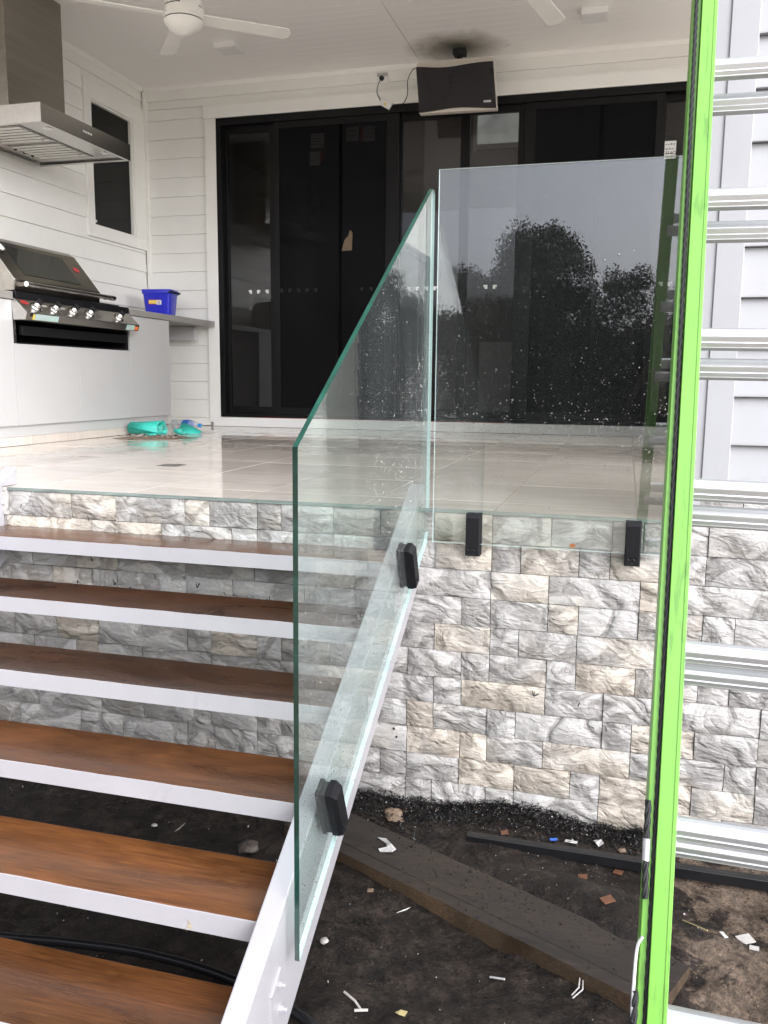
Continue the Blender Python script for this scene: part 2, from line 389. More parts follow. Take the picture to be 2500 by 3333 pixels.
def soil_mat():
    m, nt, b = _new("wet_soil")
    tc = nt.nodes.new("ShaderNodeTexCoord")
    geo = nt.nodes.new("ShaderNodeNewGeometry")
    sp = nt.nodes.new("ShaderNodeSeparateXYZ"); nt.links.new(geo.outputs['Position'], sp.inputs[0])
    n1 = _noise(nt, 13, 10, 0.74, 0.5)
    dark = _ramp(nt, n1.outputs['Fac'], [(0.32, (0.004, 0.0031, 0.0025)), (0.48, (0.012, 0.0092, 0.0074)), (0.6, (0.025, 0.019, 0.0152)), (0.75, (0.055, 0.042, 0.034))])
    sand = _ramp(nt, n1.outputs['Fac'], [(0.3, (0.03, 0.022, 0.016)), (0.5, (0.085, 0.064, 0.047)), (0.75, (0.15, 0.118, 0.092))])
    n2 = _noise(nt, 4.5, 9, 0.72, 0.9)
    xr = nt.nodes.new("ShaderNodeMapRange")
    xr.inputs['From Min'].default_value = 0.45; xr.inputs['From Max'].default_value = 1.0
    xr.inputs['To Min'].default_value = -0.25; xr.inputs['To Max'].default_value = 0.06
    nt.links.new(sp.outputs[0], xr.inputs['Value'])
    ad = nt.nodes.new("ShaderNodeMath"); ad.operation = 'ADD'
    nt.links.new(n2.outputs['Fac'], ad.inputs[0]); nt.links.new(xr.outputs[0], ad.inputs[1])
    mk = nt.nodes.new("ShaderNodeMapRange"); mk.inputs['From Min'].default_value = 0.49; mk.inputs['From Max'].default_value = 0.55
    nt.links.new(ad.outputs[0], mk.inputs['Value'])
    near = _mix(nt, mk.outputs[0], dark.outputs[0], sand.outputs[0])
    n3 = _noise(nt, 48, 7, 0.8, 0.5)
    r3 = _ramp(nt, n3.outputs['Fac'], [(0.3, (0.40, 0.39, 0.38)), (0.5, (1.25, 1.22, 1.2)), (0.66, (2.3, 2.2, 2.1)), (0.8, (3.4, 3.2, 3.0))])
    near = _mix(nt, 1.0, near, r3.outputs[0], 'MULTIPLY')
    # unseen yard before the house, made pale sand to bounce light up
    gn = _noise(nt, 0.6, 6, 0.6)
    gr = _ramp(nt, gn.outputs['Fac'], [(0.3, (0.33, 0.28, 0.22)), (0.7, (0.50, 0.44, 0.36))])
    yr = nt.nodes.new("ShaderNodeMapRange"); yr.inputs['From Min'].default_value = -1.95; yr.inputs['From Max'].default_value = -2.7
    nt.links.new(sp.outputs[1], yr.inputs['Value'])
    col = _mix(nt, yr.outputs[0], near, gr.outputs[0])
    nt.links.new(col, b.inputs['Base Color'])
    b.inputs['Specular IOR Level'].default_value = 0.22
    rr = nt.nodes.new("ShaderNodeMapRange"); rr.inputs['To Min'].default_value = 0.3; rr.inputs['To Max'].default_value = 0.8
    nt.links.new(n1.outputs['Fac'], rr.inputs['Value'])
    nt.links.new(rr.outputs[0], b.inputs['Roughness'])
    fb = _noise(nt, 65, 6, 0.7, 0.4)
    b1 = _bump(nt, None, n1.outputs['Fac'], 0.6, 0.03)
    _bump(nt, b, fb.outputs['Fac'], 0.8, 0.012, b1)
    return m
M['soil'] = soil_mat()
M['mulch'] = pmat("black_mulch", (0.0035, 0.0032, 0.0035), 0.45, var=0.6, vs=30, spec=0.3)

def rail_green():
    m, nt, b = _new("green_fibreglass")
    n = _noise(nt, 5, 5, 0.6, 0.3, (4, 1, 0.4))
    c = _ramp(nt, n.outputs['Fac'], [(0.3, (0.120, 0.315, 0.038)), (0.7, (0.138, 0.345, 0.045))])
    s = _noise(nt, 14, 6, 0.7, 0.4, (3.5, 0.5, 0.35))
    sr = _ramp(nt, s.outputs['Fac'], [(0.545, (1, 1, 1)), (0.63, (0.36, 0.40, 0.36))])
    col = _mix(nt, 0.5, c.outputs[0], sr.outputs[0], 'MULTIPLY')
    nt.links.new(col, b.inputs['Base Color'])
    b.inputs['Roughness'].default_value = 0.4
    return m
M['rail_green'] = rail_green()
def leaf_mat(name, lo, hi):
    m, nt, b = _new(name)
    oi = nt.nodes.new("ShaderNodeNewGeometry")
    r = _ramp(nt, oi.outputs['Random Per Island'], [(0.0, lo), (1.0, hi)])
    nt.links.new(r.outputs[0], b.inputs['Base Color'])
    b.inputs['Roughness'].default_value = 0.55
    return m
M['leaf_dark'] = leaf_mat("dark_foliage", (0.005, 0.009, 0.003), (0.018, 0.028, 0.008))
M['leaf_olive'] = leaf_mat("olive_foliage", (0.008, 0.012, 0.004), (0.03, 0.037, 0.012))

def emis(name, c, s):
    m, nt, b = _new(name)
    n = _noise(nt, 5, 4, 0.6, 0.5)
    r = _ramp(nt, n.outputs['Fac'], [(0.3, tuple(x * 0.5 for x in c)), (0.7, c)])
    nt.links.new(r.outputs[0], b.inputs['Emission Color'])
    b.inputs['Base Color'].default_value = (*c, 1)
    b.inputs['Emission Strength'].default_value = s
    return m
M['panel_glow'] = emis("pale_glow", (0.75, 0.78, 0.72), 0.13)  # weak mottled emission for the pale panel behind the doors

# ------------------------------------------------------------------ mesh helpers
WL = {}      # world location of every object built

class MB:
    def __init__(s): s.v, s.f, s.mi = [], [], []
    def add(s, vs, fs, mi=0):
        o = len(s.v)
        s.v += [tuple(x) for x in vs]
        s.f += [tuple(i + o for i in f) for f in fs]
        s.mi += [mi] * len(fs)
        return s
    def box(s, x0, x1, y0, y1, z0, z1, mi=0):
        vs = [(x, y, z) for x in (x0, x1) for y in (y0, y1) for z in (z0, z1)]
        return s.add(vs, [(0, 1, 3, 2), (4, 6, 7, 5), (0, 4, 5, 1), (2, 3, 7, 6), (0, 2, 6, 4), (1, 5, 7, 3)], mi)
    def obox(s, c, ax, ay, az, hx, hy, hz, mi=0):
        c = Vector(c)
        vs = [c + Vector(ax) * (hx * i) + Vector(ay) * (hy * j) + Vector(az) * (hz * k) for i in (-1, 1) for j in (-1, 1) for k in (-1, 1)]
        return s.add(vs, [(0, 1, 3, 2), (4, 6, 7, 5), (0, 4, 5, 1), (2, 3, 7, 6), (0, 2, 6, 4), (1, 5, 7, 3)], mi)
    def prism(s, pts, off, mi=0, mi_side=None):
        """pts: planar loop of 3-D points, extruded by off"""
        n = len(pts); off = Vector(off)
        a = [Vector(p) for p in pts]; b = [p + off for p in a]
        if mi_side is None: mi_side = mi
        s.add(a + b, [tuple(range(n))[::-1], tuple(range(n, 2 * n))], mi)
        base = len(s.v) - 2 * n
        for i in range(n):
            j = (i + 1) % n
            s.f.append((base + i, base + j, base + n + j, base + n + i)); s.mi.append(mi_side if not isinstance(mi_side, (list, tuple)) else mi_side[i])
        return s
    def sweep(s, path, prof, mi=0, closed=True, caps=True, up=(0, 0, 1)):
        """prof: list of (a,b) offsets in the frame (side, up) carried along path"""
        path = [Vector(p) for p in path]; n = len(prof); rings = []
        upv = Vector(up)
        for i, p in enumerate(path):
            t = (path[min(i + 1, len(path) - 1)] - path[max(i - 1, 0)]).normalized()
            side = t.cross(upv)
            if side.length < 1e-4: side = t.cross(Vector((1, 0, 0)))
            side.normalize(); u2 = side.cross(t).normalized()
            rings.append([p + side * a + u2 * b for a, b in prof])
        vs = [q for r in rings for q in r]; fs = []
        for i in range(len(path) - 1):
            for j in range(n if closed else n - 1):
                k = (j + 1) % n
                fs.append((i * n + j, i * n + k, (i + 1) * n + k, (i + 1) * n + j))
        if caps and closed:
            fs.append(tuple(range(n))[::-1]); fs.append(tuple(range((len(path) - 1) * n, len(path) * n)))
        return s.add(vs, fs, mi)
    def tube(s, path, r, n=8, mi=0, up=(0, 0, 1)):
        return s.sweep(path, [(r * math.cos(2 * math.pi * k / n), r * math.sin(2 * math.pi * k / n)) for k in range(n)], mi, up=up)
    def lathe(s, prof, c, axis=(0, 0, 1), n=24, mi=0):
        """prof: (radius, height) along axis from c"""
        c = Vector(c); ax = Vector(axis).normalized()
        t = ax.cross(Vector((0.31, 0.87, 0.21))).normalized(); w = ax.cross(t)
        vs, fs = [], []
        for r, h in prof:
            for k in range(n):
                a = 2 * math.pi * k / n
                vs.append(c + ax * h + (t * math.cos(a) + w * math.sin(a)) * r)
        for i in range(len(prof) - 1):
            for k in range(n):
                l = (k + 1) % n
                fs.append((i * n + k, i * n + l, (i + 1) * n + l, (i + 1) * n + k))
        if prof[0][0] > 1e-6: fs.append(tuple(range(n))[::-1])
        if prof[-1][0] > 1e-6: fs.append(tuple(range((len(prof) - 1) * n, len(prof) * n)))
        return s.add(vs, fs, mi)
    def mesh(s, name, origin=(0, 0, 0), smooth=None):
        o = Vector(origin)
        me = bpy.data.meshes.new(name)
        me.from_pydata([tuple(Vector(v) - o) for v in s.v], [], s.f)
        me.polygons.foreach_set('material_index', s.mi)
        me.update()
        if smooth:
            me.polygons.foreach_set('use_smooth', [True] * len(me.polygons))
            me.set_sharp_from_angle(angle=R(smooth))
        return me

def link(name, data, parent=None, loc=None):
    o = bpy.data.objects.new(name, data)
    COL.objects.link(o)
    if parent is not None:
        o.parent = parent
        wl = Vector(WL[parent.name]) if loc is None else Vector(loc)
        o.location = wl - Vector(WL[parent.name])
    else:
        wl = Vector(loc or (0, 0, 0)); o.location = wl
    WL[o.name] = tuple(wl)
    return o

def build(mb, name, mats, parent=None, smooth=None, bev=0.0, loc=None, seg=2, label=None):
    """link mb (in world coordinates) as one mesh object"""
    wl = Vector(loc) if loc is not None else (Vector(WL[parent.name]) if parent is not None else Vector((0, 0, 0)))
    me = mb.mesh(name, wl, smooth)
    for m in (mats if isinstance(mats, (list, tuple)) else [mats]):
        me.materials.append(M[m] if isinstance(m, str) else m)
    o = link(name, me, parent, wl)
    if bev:
        md = o.modifiers.new("bevel", 'BEVEL'); md.width = bev; md.segments = seg; md.limit_method = 'ANGLE'; md.angle_limit = R(40)
        md.harden_normals = False
    if label: o['label'] = label
    return o

def tag(o, label, cat, group=None):
    o['label'] = label; o['category'] = cat
    if group: o['group'] = group
    return o

def thing(name, label, cat, loc, group=None):
    o = link(name, None, None, loc)
    o.empty_display_size = 0.1
    return tag(o, label, cat, group)

def struct(o, kind='structure'):
    o['kind'] = kind
    return o

# ------------------------------------------------------------------ ground
GZ = -1.100
def hsh(x, y, s=0.0):
    return math.sin(x * 12.9898 + y * 78.233 + s * 3.17) * 43758.5453 % 1.0
def vnoise(x, y, s=0.0):
    xi, yi = math.floor(x), math.floor(y); fx, fy = x - xi, y - yi
    fx, fy = fx * fx * (3 - 2 * fx), fy * fy * (3 - 2 * fy)
    a, b, c, d = hsh(xi, yi, s), hsh(xi + 1, yi, s), hsh(xi, yi + 1, s), hsh(xi + 1, yi + 1, s)
    return (a * (1 - fx) + b * fx) * (1 - fy) + (c * (1 - fx) + d * fx) * fy
def gheight(x, y):
    z = GZ + 0.030 * (vnoise(x * 3, y * 3) - 0.5) + 0.020 * (vnoise(x * 9, y * 9, 2) - 0.5) + 0.012 * (vnoise(x * 26, y * 26, 3) - 0.5)
    if y > -0.35: z += 0.016 * min(1, (y + 0.35) / 0.3) * (0.55 + 0.9 * vnoise(x * 5, 7.7, 5)) * (1 if x < 0.75 else 0.25)
    if x > 0.3: z += 0.010 * (vnoise(x * 14, y * 14, 9) - 0.4) * min(1, (x - 0.3) / 0.4)
    # mud washed over the right-hand part of the sleeper
    du = (x - 0.62) * 0.906 + (y + 0.72) * -0.42; dv = (x - 0.62) * 0.42 + (y + 0.72) * 0.906
    if dv > -0.02: z += 0.072 * math.exp(-(du / 0.42) ** 2 - ((dv - 0.16) / 0.13) ** 2)
    return z
def axis_lines(lo, hi, step, far, grow=1.35):
    a = []; x = lo
    while x <= hi + 1e-6: a.append(x); x += step
    s, x = step, a[-1]
    while x < far: s *= grow; x += s; a.append(x)
    s, x, pre = step, lo, []
    while x > -far: s *= grow; x -= s; pre.append(x)
    return pre[::-1] + a
gx = axis_lines(-2.0, 1.5, 0.014, 220)
gy = axis_lines(-1.9, 0.06, 0.014, 220)
g = MB()
g.v = [(x, y, gheight(x, y) if (-3.5 < x < 3 and -3.5 < y < 0.3) else GZ) for y in gy for x in gx]
nx = len(gx)
g.f = [(j * nx + i, j * nx + i + 1, (j + 1) * nx + i + 1, (j + 1) * nx + i) for j in range(len(gy) - 1) for i in range(nx - 1)]
g.mi = [0] * len(g.f)
struct(build(g, "ground", 'soil', smooth=180))

# ------------------------------------------------------------------ deck floor: slab, tiles, edge trim
XL, YB, XR, XD = -3.84, 4.62, 4.0, 1.03  # XR: deck carried past the side wall and left open for light
deck = build(MB().box(-4.1, XR, 0.05, 4.9, -1.3, -0.014), "deck_floor", 'grout')
struct(deck)
tx = [XL + 0.002]
x = 0.205 - 0.4775 * 9
while x < XR:
    if x > XL + 0.05: tx.append(x)
    x += 0.4775
tx.append(XR - 0.002)
ty = [0.002]; y = 0.235
while y < YB - 0.05: ty.append(y); y += 0.565
ty.append(YB)
for i in range(len(tx) - 1):
    for j in range(len(ty) - 1):
        w, h = tx[i + 1] - tx[i] - 0.004, ty[j + 1] - ty[j] - 0.004
        c = ((tx[i] + tx[i + 1]) / 2, (ty[j] + ty[j + 1]) / 2, -0.014)
        dz = rng.uniform(-0.0006, 0.0006)
        b = MB().box(c[0] - w / 2, c[0] + w / 2, c[1] - h / 2, c[1] + h / 2, -0.0135, dz)
        build(b, "tile", 'tile', deck, loc=c)
build(MB().box(-1.775, 0.798, -0.006, 0.0015, -0.0105, 0.0012), "edge_trim", 'strip', deck)
build(MB().box(-4.0, 0.855, 0.0018, 0.05, -0.0125, -0.0122), "edge_mortar", 'mortar', deck)

# ------------------------------------------------------------------ stone wall
wall = thing("stone_wall", "rough split-face grey and cream stone wall carrying the raised tiled deck", "wall", (0, 0.02, GZ))
build(MB().box(-2.75, 4.0, 0.012, 0.05, -1.3, -0.0135), "backing", 'mortar', wall)
build(MB().box(0.86, 1.9, 0.012, 0.05, -0.0135, 0.088), "backing", 'mortar', wall)
JO = {
 0: [1.006, 1.31],
 1: [-1.773, -1.478, -1.273, -0.976, -0.874, -0.678, -0.58, -0.376, -0.199, -0.001, 0.205, 0.406, 0.607, 0.707, 0.909, 1.21],
 2: [-1.79, -1.58, -1.383, -1.078, -0.978, -0.78, -0.678, -0.478, -0.376, -0.18, 0.007, 0.205, 0.306, 0.502, 0.604, 0.907],
 3: [-1.671, -1.469, -1.28, -0.981, -0.69, -0.49, -0.29, -0.09, 0.205, 0.404, 0.705, 0.81, 1.207],
 4: [-1.779, -1.578, -1.396, -1.282, -1.178, -0.98, -0.783, -0.49, -0.29, 0.105, 0.206, 0.405, 0.508, 0.705, 0.908, 1.007],
 5: [-1.69, -1.49, -1.19, -0.99, -0.89, -0.59, -0.39, -0.19, 0.007, 0.207, 0.307, 0.506, 0.81, 1.11],
 6: [-1.777, -1.571, -1.375, -0.98, -0.877, -0.682, -0.584, -0.39, -0.09, 0.106, 0.207, 0.408, 0.507, 0.705, 0.906, 1.004],
 7: [-1.683, -1.483, -1.383, -1.179, -0.879, -0.59, -0.29, 0.008, 0.109, 0.406, 0.604, 0.81, 1.106],
 8: [-1.69, -1.39, -1.19, -0.99, -0.69, -0.39, -0.093, 0.007, 0.204, 0.306, 0.605, 0.702, 0.906, 1.104],
 9: [-1.67, -1.376, -1.183, -0.883, -0.686, -0.586, -0.29, -0.089, 0.108, 0.206, 0.405, 0.702, 1.006],
 10: [-1.773, -1.478, -1.281, -0.992, -0.866, -0.688, -0.39, -0.191, -0.091, 0.107, 0.307, 0.504, 0.605, 0.907, 1.107],
 11: [-1.68, -1.38, -1.18, -0.88, -0.68, -0.39, -0.092, 0.006, 0.206, 0.308, 0.604, 0.81, 1.01],
}
CREAM = {(1, -1.478), (2, -1.79), (2, -1.58), (2, -1.383), (1, -0.976), (2, 0.007), (2, 0.306), (3, 0.205), (4, 0.405), (5, -0.09), (6, 0.507),
         (7, 0.109), (9, 0.405), (11, 0.604), (10, 0.307), (3, -1.469), (4, -1.578), (6, -1.571), (7, -1.483), (4, 0.705), (3, 0.705),
         (8, -0.093), (9, -0.089), (10, 0.605), (0, 0.906), (10, 0.107), (5, 0.007), (11, 0.81), (8, 0.702), (9, 0.108), (6, -0.877), (1, 0.007)}
def stone_mesh(w, h, seed):
    q = random.Random(seed)
    nx_, nz_ = max(3, int(round(w / 0.034))), 4
    vs, fs = [], []
    prof = [[0] * (nz_ + 1) for _ in range(nx_ + 1)]
    tilt, tz = q.uniform(-0.006, 0.006), q.uniform(-0.006, 0.006)
    for i in range(nx_ + 1):
        for k in range(nz_ + 1):
            e = min(i, nx_ - i, k, nz_ - k)
            d = 0.003 + (0.0 if e == 0 else q.uniform(0.003, 0.010))
            if e == 0: d = q.uniform(0.0, 0.005)
            prof[i][k] = d + tilt * (i / nx_ - 0.5) + tz * (k / nz_ - 0.5)
    def jit(i, k):
        jx = 0 if i in (0, nx_) else q.uniform(-0.25, 0.25) / nx_
        jz = 0 if k in (0, nz_) else q.uniform(-0.25, 0.25) / nz_
        return -w / 2 + w * (i / nx_ + jx), -h / 2 + h * (k / nz_ + jz)
    idx = {}
    for i in range(nx_ + 1):
        for k in range(nz_ + 1):
            px, pz = jit(i, k)
            idx[i, k] = len(vs); vs.append((px, -prof[i][k], pz))
    for i in range(nx_):
        for k in range(nz_):
            a, b, c, d = idx[i, k], idx[i + 1, k], idx[i + 1, k + 1], idx[i, k + 1]
            if (i + k + q.randint(0, 1)) % 2: fs += [(a, b, c), (a, c, d)]
            else: fs += [(a, b, d), (b, c, d)]
    ring = [idx[i, 0] for i in range(nx_ + 1)] + [idx[nx_, k] for k in range(1, nz_ + 1)] + [idx[i, nz_] for i in range(nx_ - 1, -1, -1)] + [idx[0, k] for k in range(nz_ - 1, 0, -1)]
    bk = []
    for r in ring: bk.append(len(vs)); vs.append((vs[r][0], 0.018, vs[r][2]))
    for i in range(len(ring)):
        j = (i + 1) % len(ring); fs.append((ring[j], ring[i], bk[i], bk[j]))
    me = bpy.data.meshes.new("stone"); me.from_pydata(vs, [], fs); me.update()
    me.polygons.foreach_set('use_smooth', [True] * len(me.polygons)); me.set_sharp_from_angle(angle=R(50))
    me.materials.append(M['stone'])
    return me
POOL = {}
for row, js in JO.items():
    zt = -0.0115 - 0.1 * (row - 1); zb = zt - 0.1
    lo, hi = (0.866, 1.9) if row == 0 else (-2.6, 1.9)
    js = [j for j in js if lo < j]
    full = list(js)
    if row == 0: full.insert(0, lo)
    while row and full[0] - lo > 0.12: full.insert(0, full[0] - rng.choice((0.2, 0.3)))
    while hi - full[-1] > 0.05: full.append(full[-1] + rng.choice((0.1, 0.2, 0.2, 0.3)))
    for a, b in zip(full[:-1], full[1:]):
        w = round(b - a - 0.0024, 2)
        key = (w, rng.randrange(4))
        if key not in POOL: POOL[key] = stone_mesh(w, 0.0978, hash(key) % 99991)
        z = (zt + zb) / 2
        o = link("stone", POOL[key], wall, ((a + b) / 2, rng.uniform(-0.003, 0.004), z))
        o.scale = ((b - a - 0.0024) / w, 1, 1)
        if rng.random() < 0.5: o.rotation_euler = (0, math.pi, 0)
        cr = any(r == row and abs(c - a) < 0.012 for r, c in CREAM)
        cv = rng.uniform(0.52, 0.7) if cr else rng.choice((0.0, 0.1, 0.2, 0.3, 0.38))
        o.color = (cv, rng.uniform(0.90, 1.05), rng.random(), 1)

# ------------------------------------------------------------------ staircase
st = thing("staircase", "open-riser stair with brown timber treads, white nosings and white steel stringers", "stairs", (-0.95, -0.7, GZ))
def str_z(y): return 0.026 + 0.605 * y
def stringer(x0, x1, name_label):
    zf = GZ - 0.03
    pts = [(x0, 0.085, str_z(0.085)), (x0, (zf - 0.026) / 0.605, zf), (x0, (zf + 0.297) / 0.605, zf), (x0, -0.004, -0.2995), (x0, -0.004, 0.002), (x0, 0.085, 0.002)]
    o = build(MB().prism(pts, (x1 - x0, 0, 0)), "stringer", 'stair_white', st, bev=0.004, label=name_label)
    return o
s_r = stringer(-0.112, -0.060, "right white stringer carrying the glass panel")
s_l = stringer(-1.852, -1.795, "left white stringer")
RISE, GO = 0.1549, 0.2652
for i in range(6):
    y0, z0 = -0.2193 - GO * i, -0.1549 - RISE * i
    xa, xb = -1.794, -0.113
    seg = 14
    bd = build(MB().box(xa, xb, y0 + 0.0005, y0 + 0.24, z0 - 0.032, z0), "tread", 'tread', st, bev=0.003)
    w_ = (0.9, 0.42, 0.46, 0.85, 1.2, 0.85)[i]; bd.color = (w_, w_ * 0.97, w_ * 0.95, 1)   # each merbau board has its own tint; second and third are darkest
    # white painted nosing with a slightly wavy hand-cut paint line
    q = MB(); n = 60; top = []
    vs = []
    for k in range(n + 1):
        xx = xa + (xb - xa) * k / n
        wob = 0.0022 * (vnoise(xx * 7, i * 3.3, 4) - 0.5) + 0.0015 * (vnoise(xx * 31, i * 5.1, 6) - 0.5)
        vs += [(xx, y0 - 0.0035, z0 - 0.052), (xx, y0 - 0.0035, z0 - 0.0015 + wob), (xx, y0 + 0.0004, z0 - 0.0008 + wob), (xx, y0 + 0.0004, z0 - 0.052)]
    fs = []
    for k in range(n):
        for m_ in range(4):
            l = (m_ + 1) % 4
            fs.append((k * 4 + m_, (k + 1) * 4 + m_, (k + 1) * 4 + l, k * 4 + l))
    q.add(vs, fs)
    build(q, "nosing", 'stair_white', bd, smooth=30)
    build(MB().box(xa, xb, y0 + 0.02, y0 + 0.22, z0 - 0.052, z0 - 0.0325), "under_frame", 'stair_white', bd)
# bolted cleat at the foot of the right stringer
for yb, zb in ((-1.298, -0.906), (-1.289, -0.973)):
    q = MB()
    q.lathe([(0.013, 0), (0.013, 0.002), (0.0105, 0.0022), (0.0105, 0.0085), (0.0055, 0.009), (0.0055, 0.017), (0.004, 0.018)], (-0.0603, yb, zb), (1, 0, 0), 6)
    build(q, "bolt", 'stair_white', s_r)
build(MB().prism([(-0.0598, -1.29, -0.868), (-0.0598, -1.345, -0.905), (-0.0598, -1.335, -0.912), (-0.0598, -1.285, -0.882)], (0.004, 0, 0)), "cleat_plate", 'stair_white', s_r)
build(MB().box(-0.0598, -0.0565, -1.345, -1.335, -1.06, -0.912), "cleat_plate", 'stair_white', s_r)

# ------------------------------------------------------------------ glass panels, clamps, drops
def drops(name, parent, spots, nrm, seed):
    """small domes of water sitting on a sheet: one countless mass"""
    q = random.Random(seed); mb = MB()
    nv = Vector(nrm); t = nv.cross(Vector((0, 0, 1))).normalized(); w = Vector((0, 0, 1))
    for p, r in spots:
        p = Vector(p); e = q.uniform(0.9, 1.35)
        n = 6
        vs = [p + t * (r * math.cos(2 * math.pi * k / n)) + w * (r * e * math.sin(2 * math.pi * k / n)) for k in range(n)]
        vs += [p + nv * (r * 0.40) + t * (0.6 * r * math.cos(2 * math.pi * (k + 0.5) / n)) + w * (0.6 * r * e * math.sin(2 * math.pi * (k + 0.5) / n) - 0.1 * r) for k in range(n)]
        vs.append(p + nv * (r * 0.55) - w * (0.1 * r))
        fs = []
        for k in range(n):
            l = (k + 1) % n
            fs += [(k, l, n + k), (n + k, l, n + l), (n + k, n + l, 2 * n)]
        mb.add(vs, fs)
    o = build(mb, name, 'water', parent, smooth=70)
    return struct(o, 'stuff')

# straight panel along the deck edge
GY0, GY1 = -0.036, -0.024
gp = thing("glass_balustrade", "straight frameless glass balustrade panel clamped along the deck edge, mirroring sky and trees", "glass panel", (0.42, -0.03, -0.12))
pz0, pz1, px0, px1 = -0.112, 1.130, 0.0005, 0.792
pane = MB().prism([(px0, GY0, pz0), (px1, GY0, pz0), (px1, GY0, pz1), (px0, GY0, pz1)], (0, GY1 - GY0, 0), 0, [2, 1, 2, 2])
build(pane, "pane", ['balustrade', 'glass_edge', 'glass_edge_pale'], gp)
sp = []
for _ in range(1500):
    xx = rng.uniform(px0 + 0.01, px1 - 0.01); zz = pz1 - (pz1 - pz0) * (rng.random() ** 0.45)
    if 0.16 < zz < 0.55 or rng.random() < 0.35:
        sp.append(((xx, GY0, zz), min(0.0022, 0.0005 + 0.00045 * rng.expovariate(0.9))))
for _ in range(500):
    xx = rng.uniform(0.01, 0.78); zz = rng.gauss(0.22, 0.09)
    sp.append(((xx, GY0, max(-0.1, zz)), rng.uniform(0.0008, 0.0026)))
drops("water_drops", gp, sp, (0, -1, 0), 3)

def clamp(parent, c, ax, ay, az, fl):
    """long black block clamp: ax = thickness direction (outwards), ay = width, az = length"""
    c = Vector(c); ax, ay, az = Vector(ax), Vector(ay), Vector(az)
    hw, hl = 0.0255, 0.0735
    T = fl
    def ring(d, ins, topins): return [c + ax * d + ay * (hw - ins) * sx + az * ((hl - (topins if sz > 0 else ins)) * sz) for sx, sz in ((-1, -1), (1, -1), (1, 1), (-1, 1))]
    q = MB(); vs = ring(0.0, 0, 0) + ring(T * 0.55, 0, 0) + ring(T, 0.003, 0.014)
    fs = [(0, 3, 2, 1), (8, 9, 10, 11)]
    for l in (0, 4):
        for k in range(4): m_ = (k + 1) % 4; fs.append((l + k, l + m_, l + 4 + m_, l + 4 + k))
    q.add(vs, fs)
    o = build(q, "clamp", 'clamp_black', parent, bev=0.0018)
    q = MB(); q.obox(c - ax * 0.0200, ax, ay, az, 0.0060, hw, hl)
    build(q, "inner_block", 'clamp_black', o, bev=0.0015)
    build(MB().obox(c - ax * 0.0068, ax, ay, az, 0.0072, hw - 0.004, hl - 0.005), "gasket", 'matt_black', o)
    for sx in (-0.009, 0.009):
        q = MB().lathe([(0.0075, 0), (0.0075, 0.0012), (0.0062, 0.0014), (0.0045, 0.0002), (0, 0.0002)], c + ax * (T - 0.0001) + ay * sx - az * 0.047, ax, 12)
        build(q, "screw", 'clamp_black', o, smooth=40)
    q = MB().lathe([(0.0028, 0), (0.0028, 0.0006), (0, 0.0007)], c + ax * (T - 0.0001) - az * 0.064, ax, 8)
    build(q, "pin_hole", 'matt_black', o)
    return o
for cx_ in (0.145, 0.673):
    clamp(gp, (cx_, GY0 - 0.0008, -0.077), (0, -1, 0), (1, 0, 0), (0, 0, 1), 0.0225)

# raking panel up the stair
SX1, SX0 = -0.020, -0.032
sg = thing("glass_balustrade", "raking frameless glass panel with green edges clamped to the stair stringer", "glass panel", (-0.026, -0.65, -0.9))
poly = [(-1.268, -0.862), (-0.030, -0.112), (-0.004, -0.082), (0.0, 1.060), (-0.010, 1.071), (-0.034, 1.070), (-1.262, 0.306)]
mis = [2, 2, 2, 2, 3, 3, 1]
pane = MB().prism([(SX1, y, z) for y, z in poly], (SX0 - SX1, 0, 0), 0, mis)
build(pane, "pane", ['side_glass', 'glass_edge', 'glass_edge_pale', 'glass_edge_top'], sg)
def in_poly(y, z):
    r = False
    for i in range(len(poly)):
        (ya, za), (yb, zb) = poly[i], poly[i - 1]
        if (za > z) != (zb > z) and y < (yb - ya) * (z - za) / (zb - za) + ya: r = not r
    return r
sp = []
while len(sp) < 5200:
    yy, zz = rng.uniform(-1.25, -0.01), rng.uniform(-0.85, 1.0)
    low = 0.62 * (yy + 1.26)
    h = (zz - (-0.86 + 0.6 * (yy + 1.27)))
    if in_poly(yy, zz) and rng.random() < (1.0 if h < 0.75 else 0.12) * (0.35 + 0.9 * vnoise(yy * 4, zz * 3, 8)):
        sp.append(((SX1, yy, zz), min(0.0026, 0.0006 + 0.00042 * rng.expovariate(0.9))))
drops("water_drops", sg, sp, (1, 0, 0), 5)
_ta = R(24)
az = Vector((0, -math.sin(_ta), math.cos(_ta))); ay = Vector((0, math.cos(_ta), math.sin(_ta)))
for y, z in ((-1.050, -0.598), (-0.310, -0.142)):
    clamp(sg, (SX1 + 0.0008, y, z), (1, 0, 0), ay, az, 0.029)

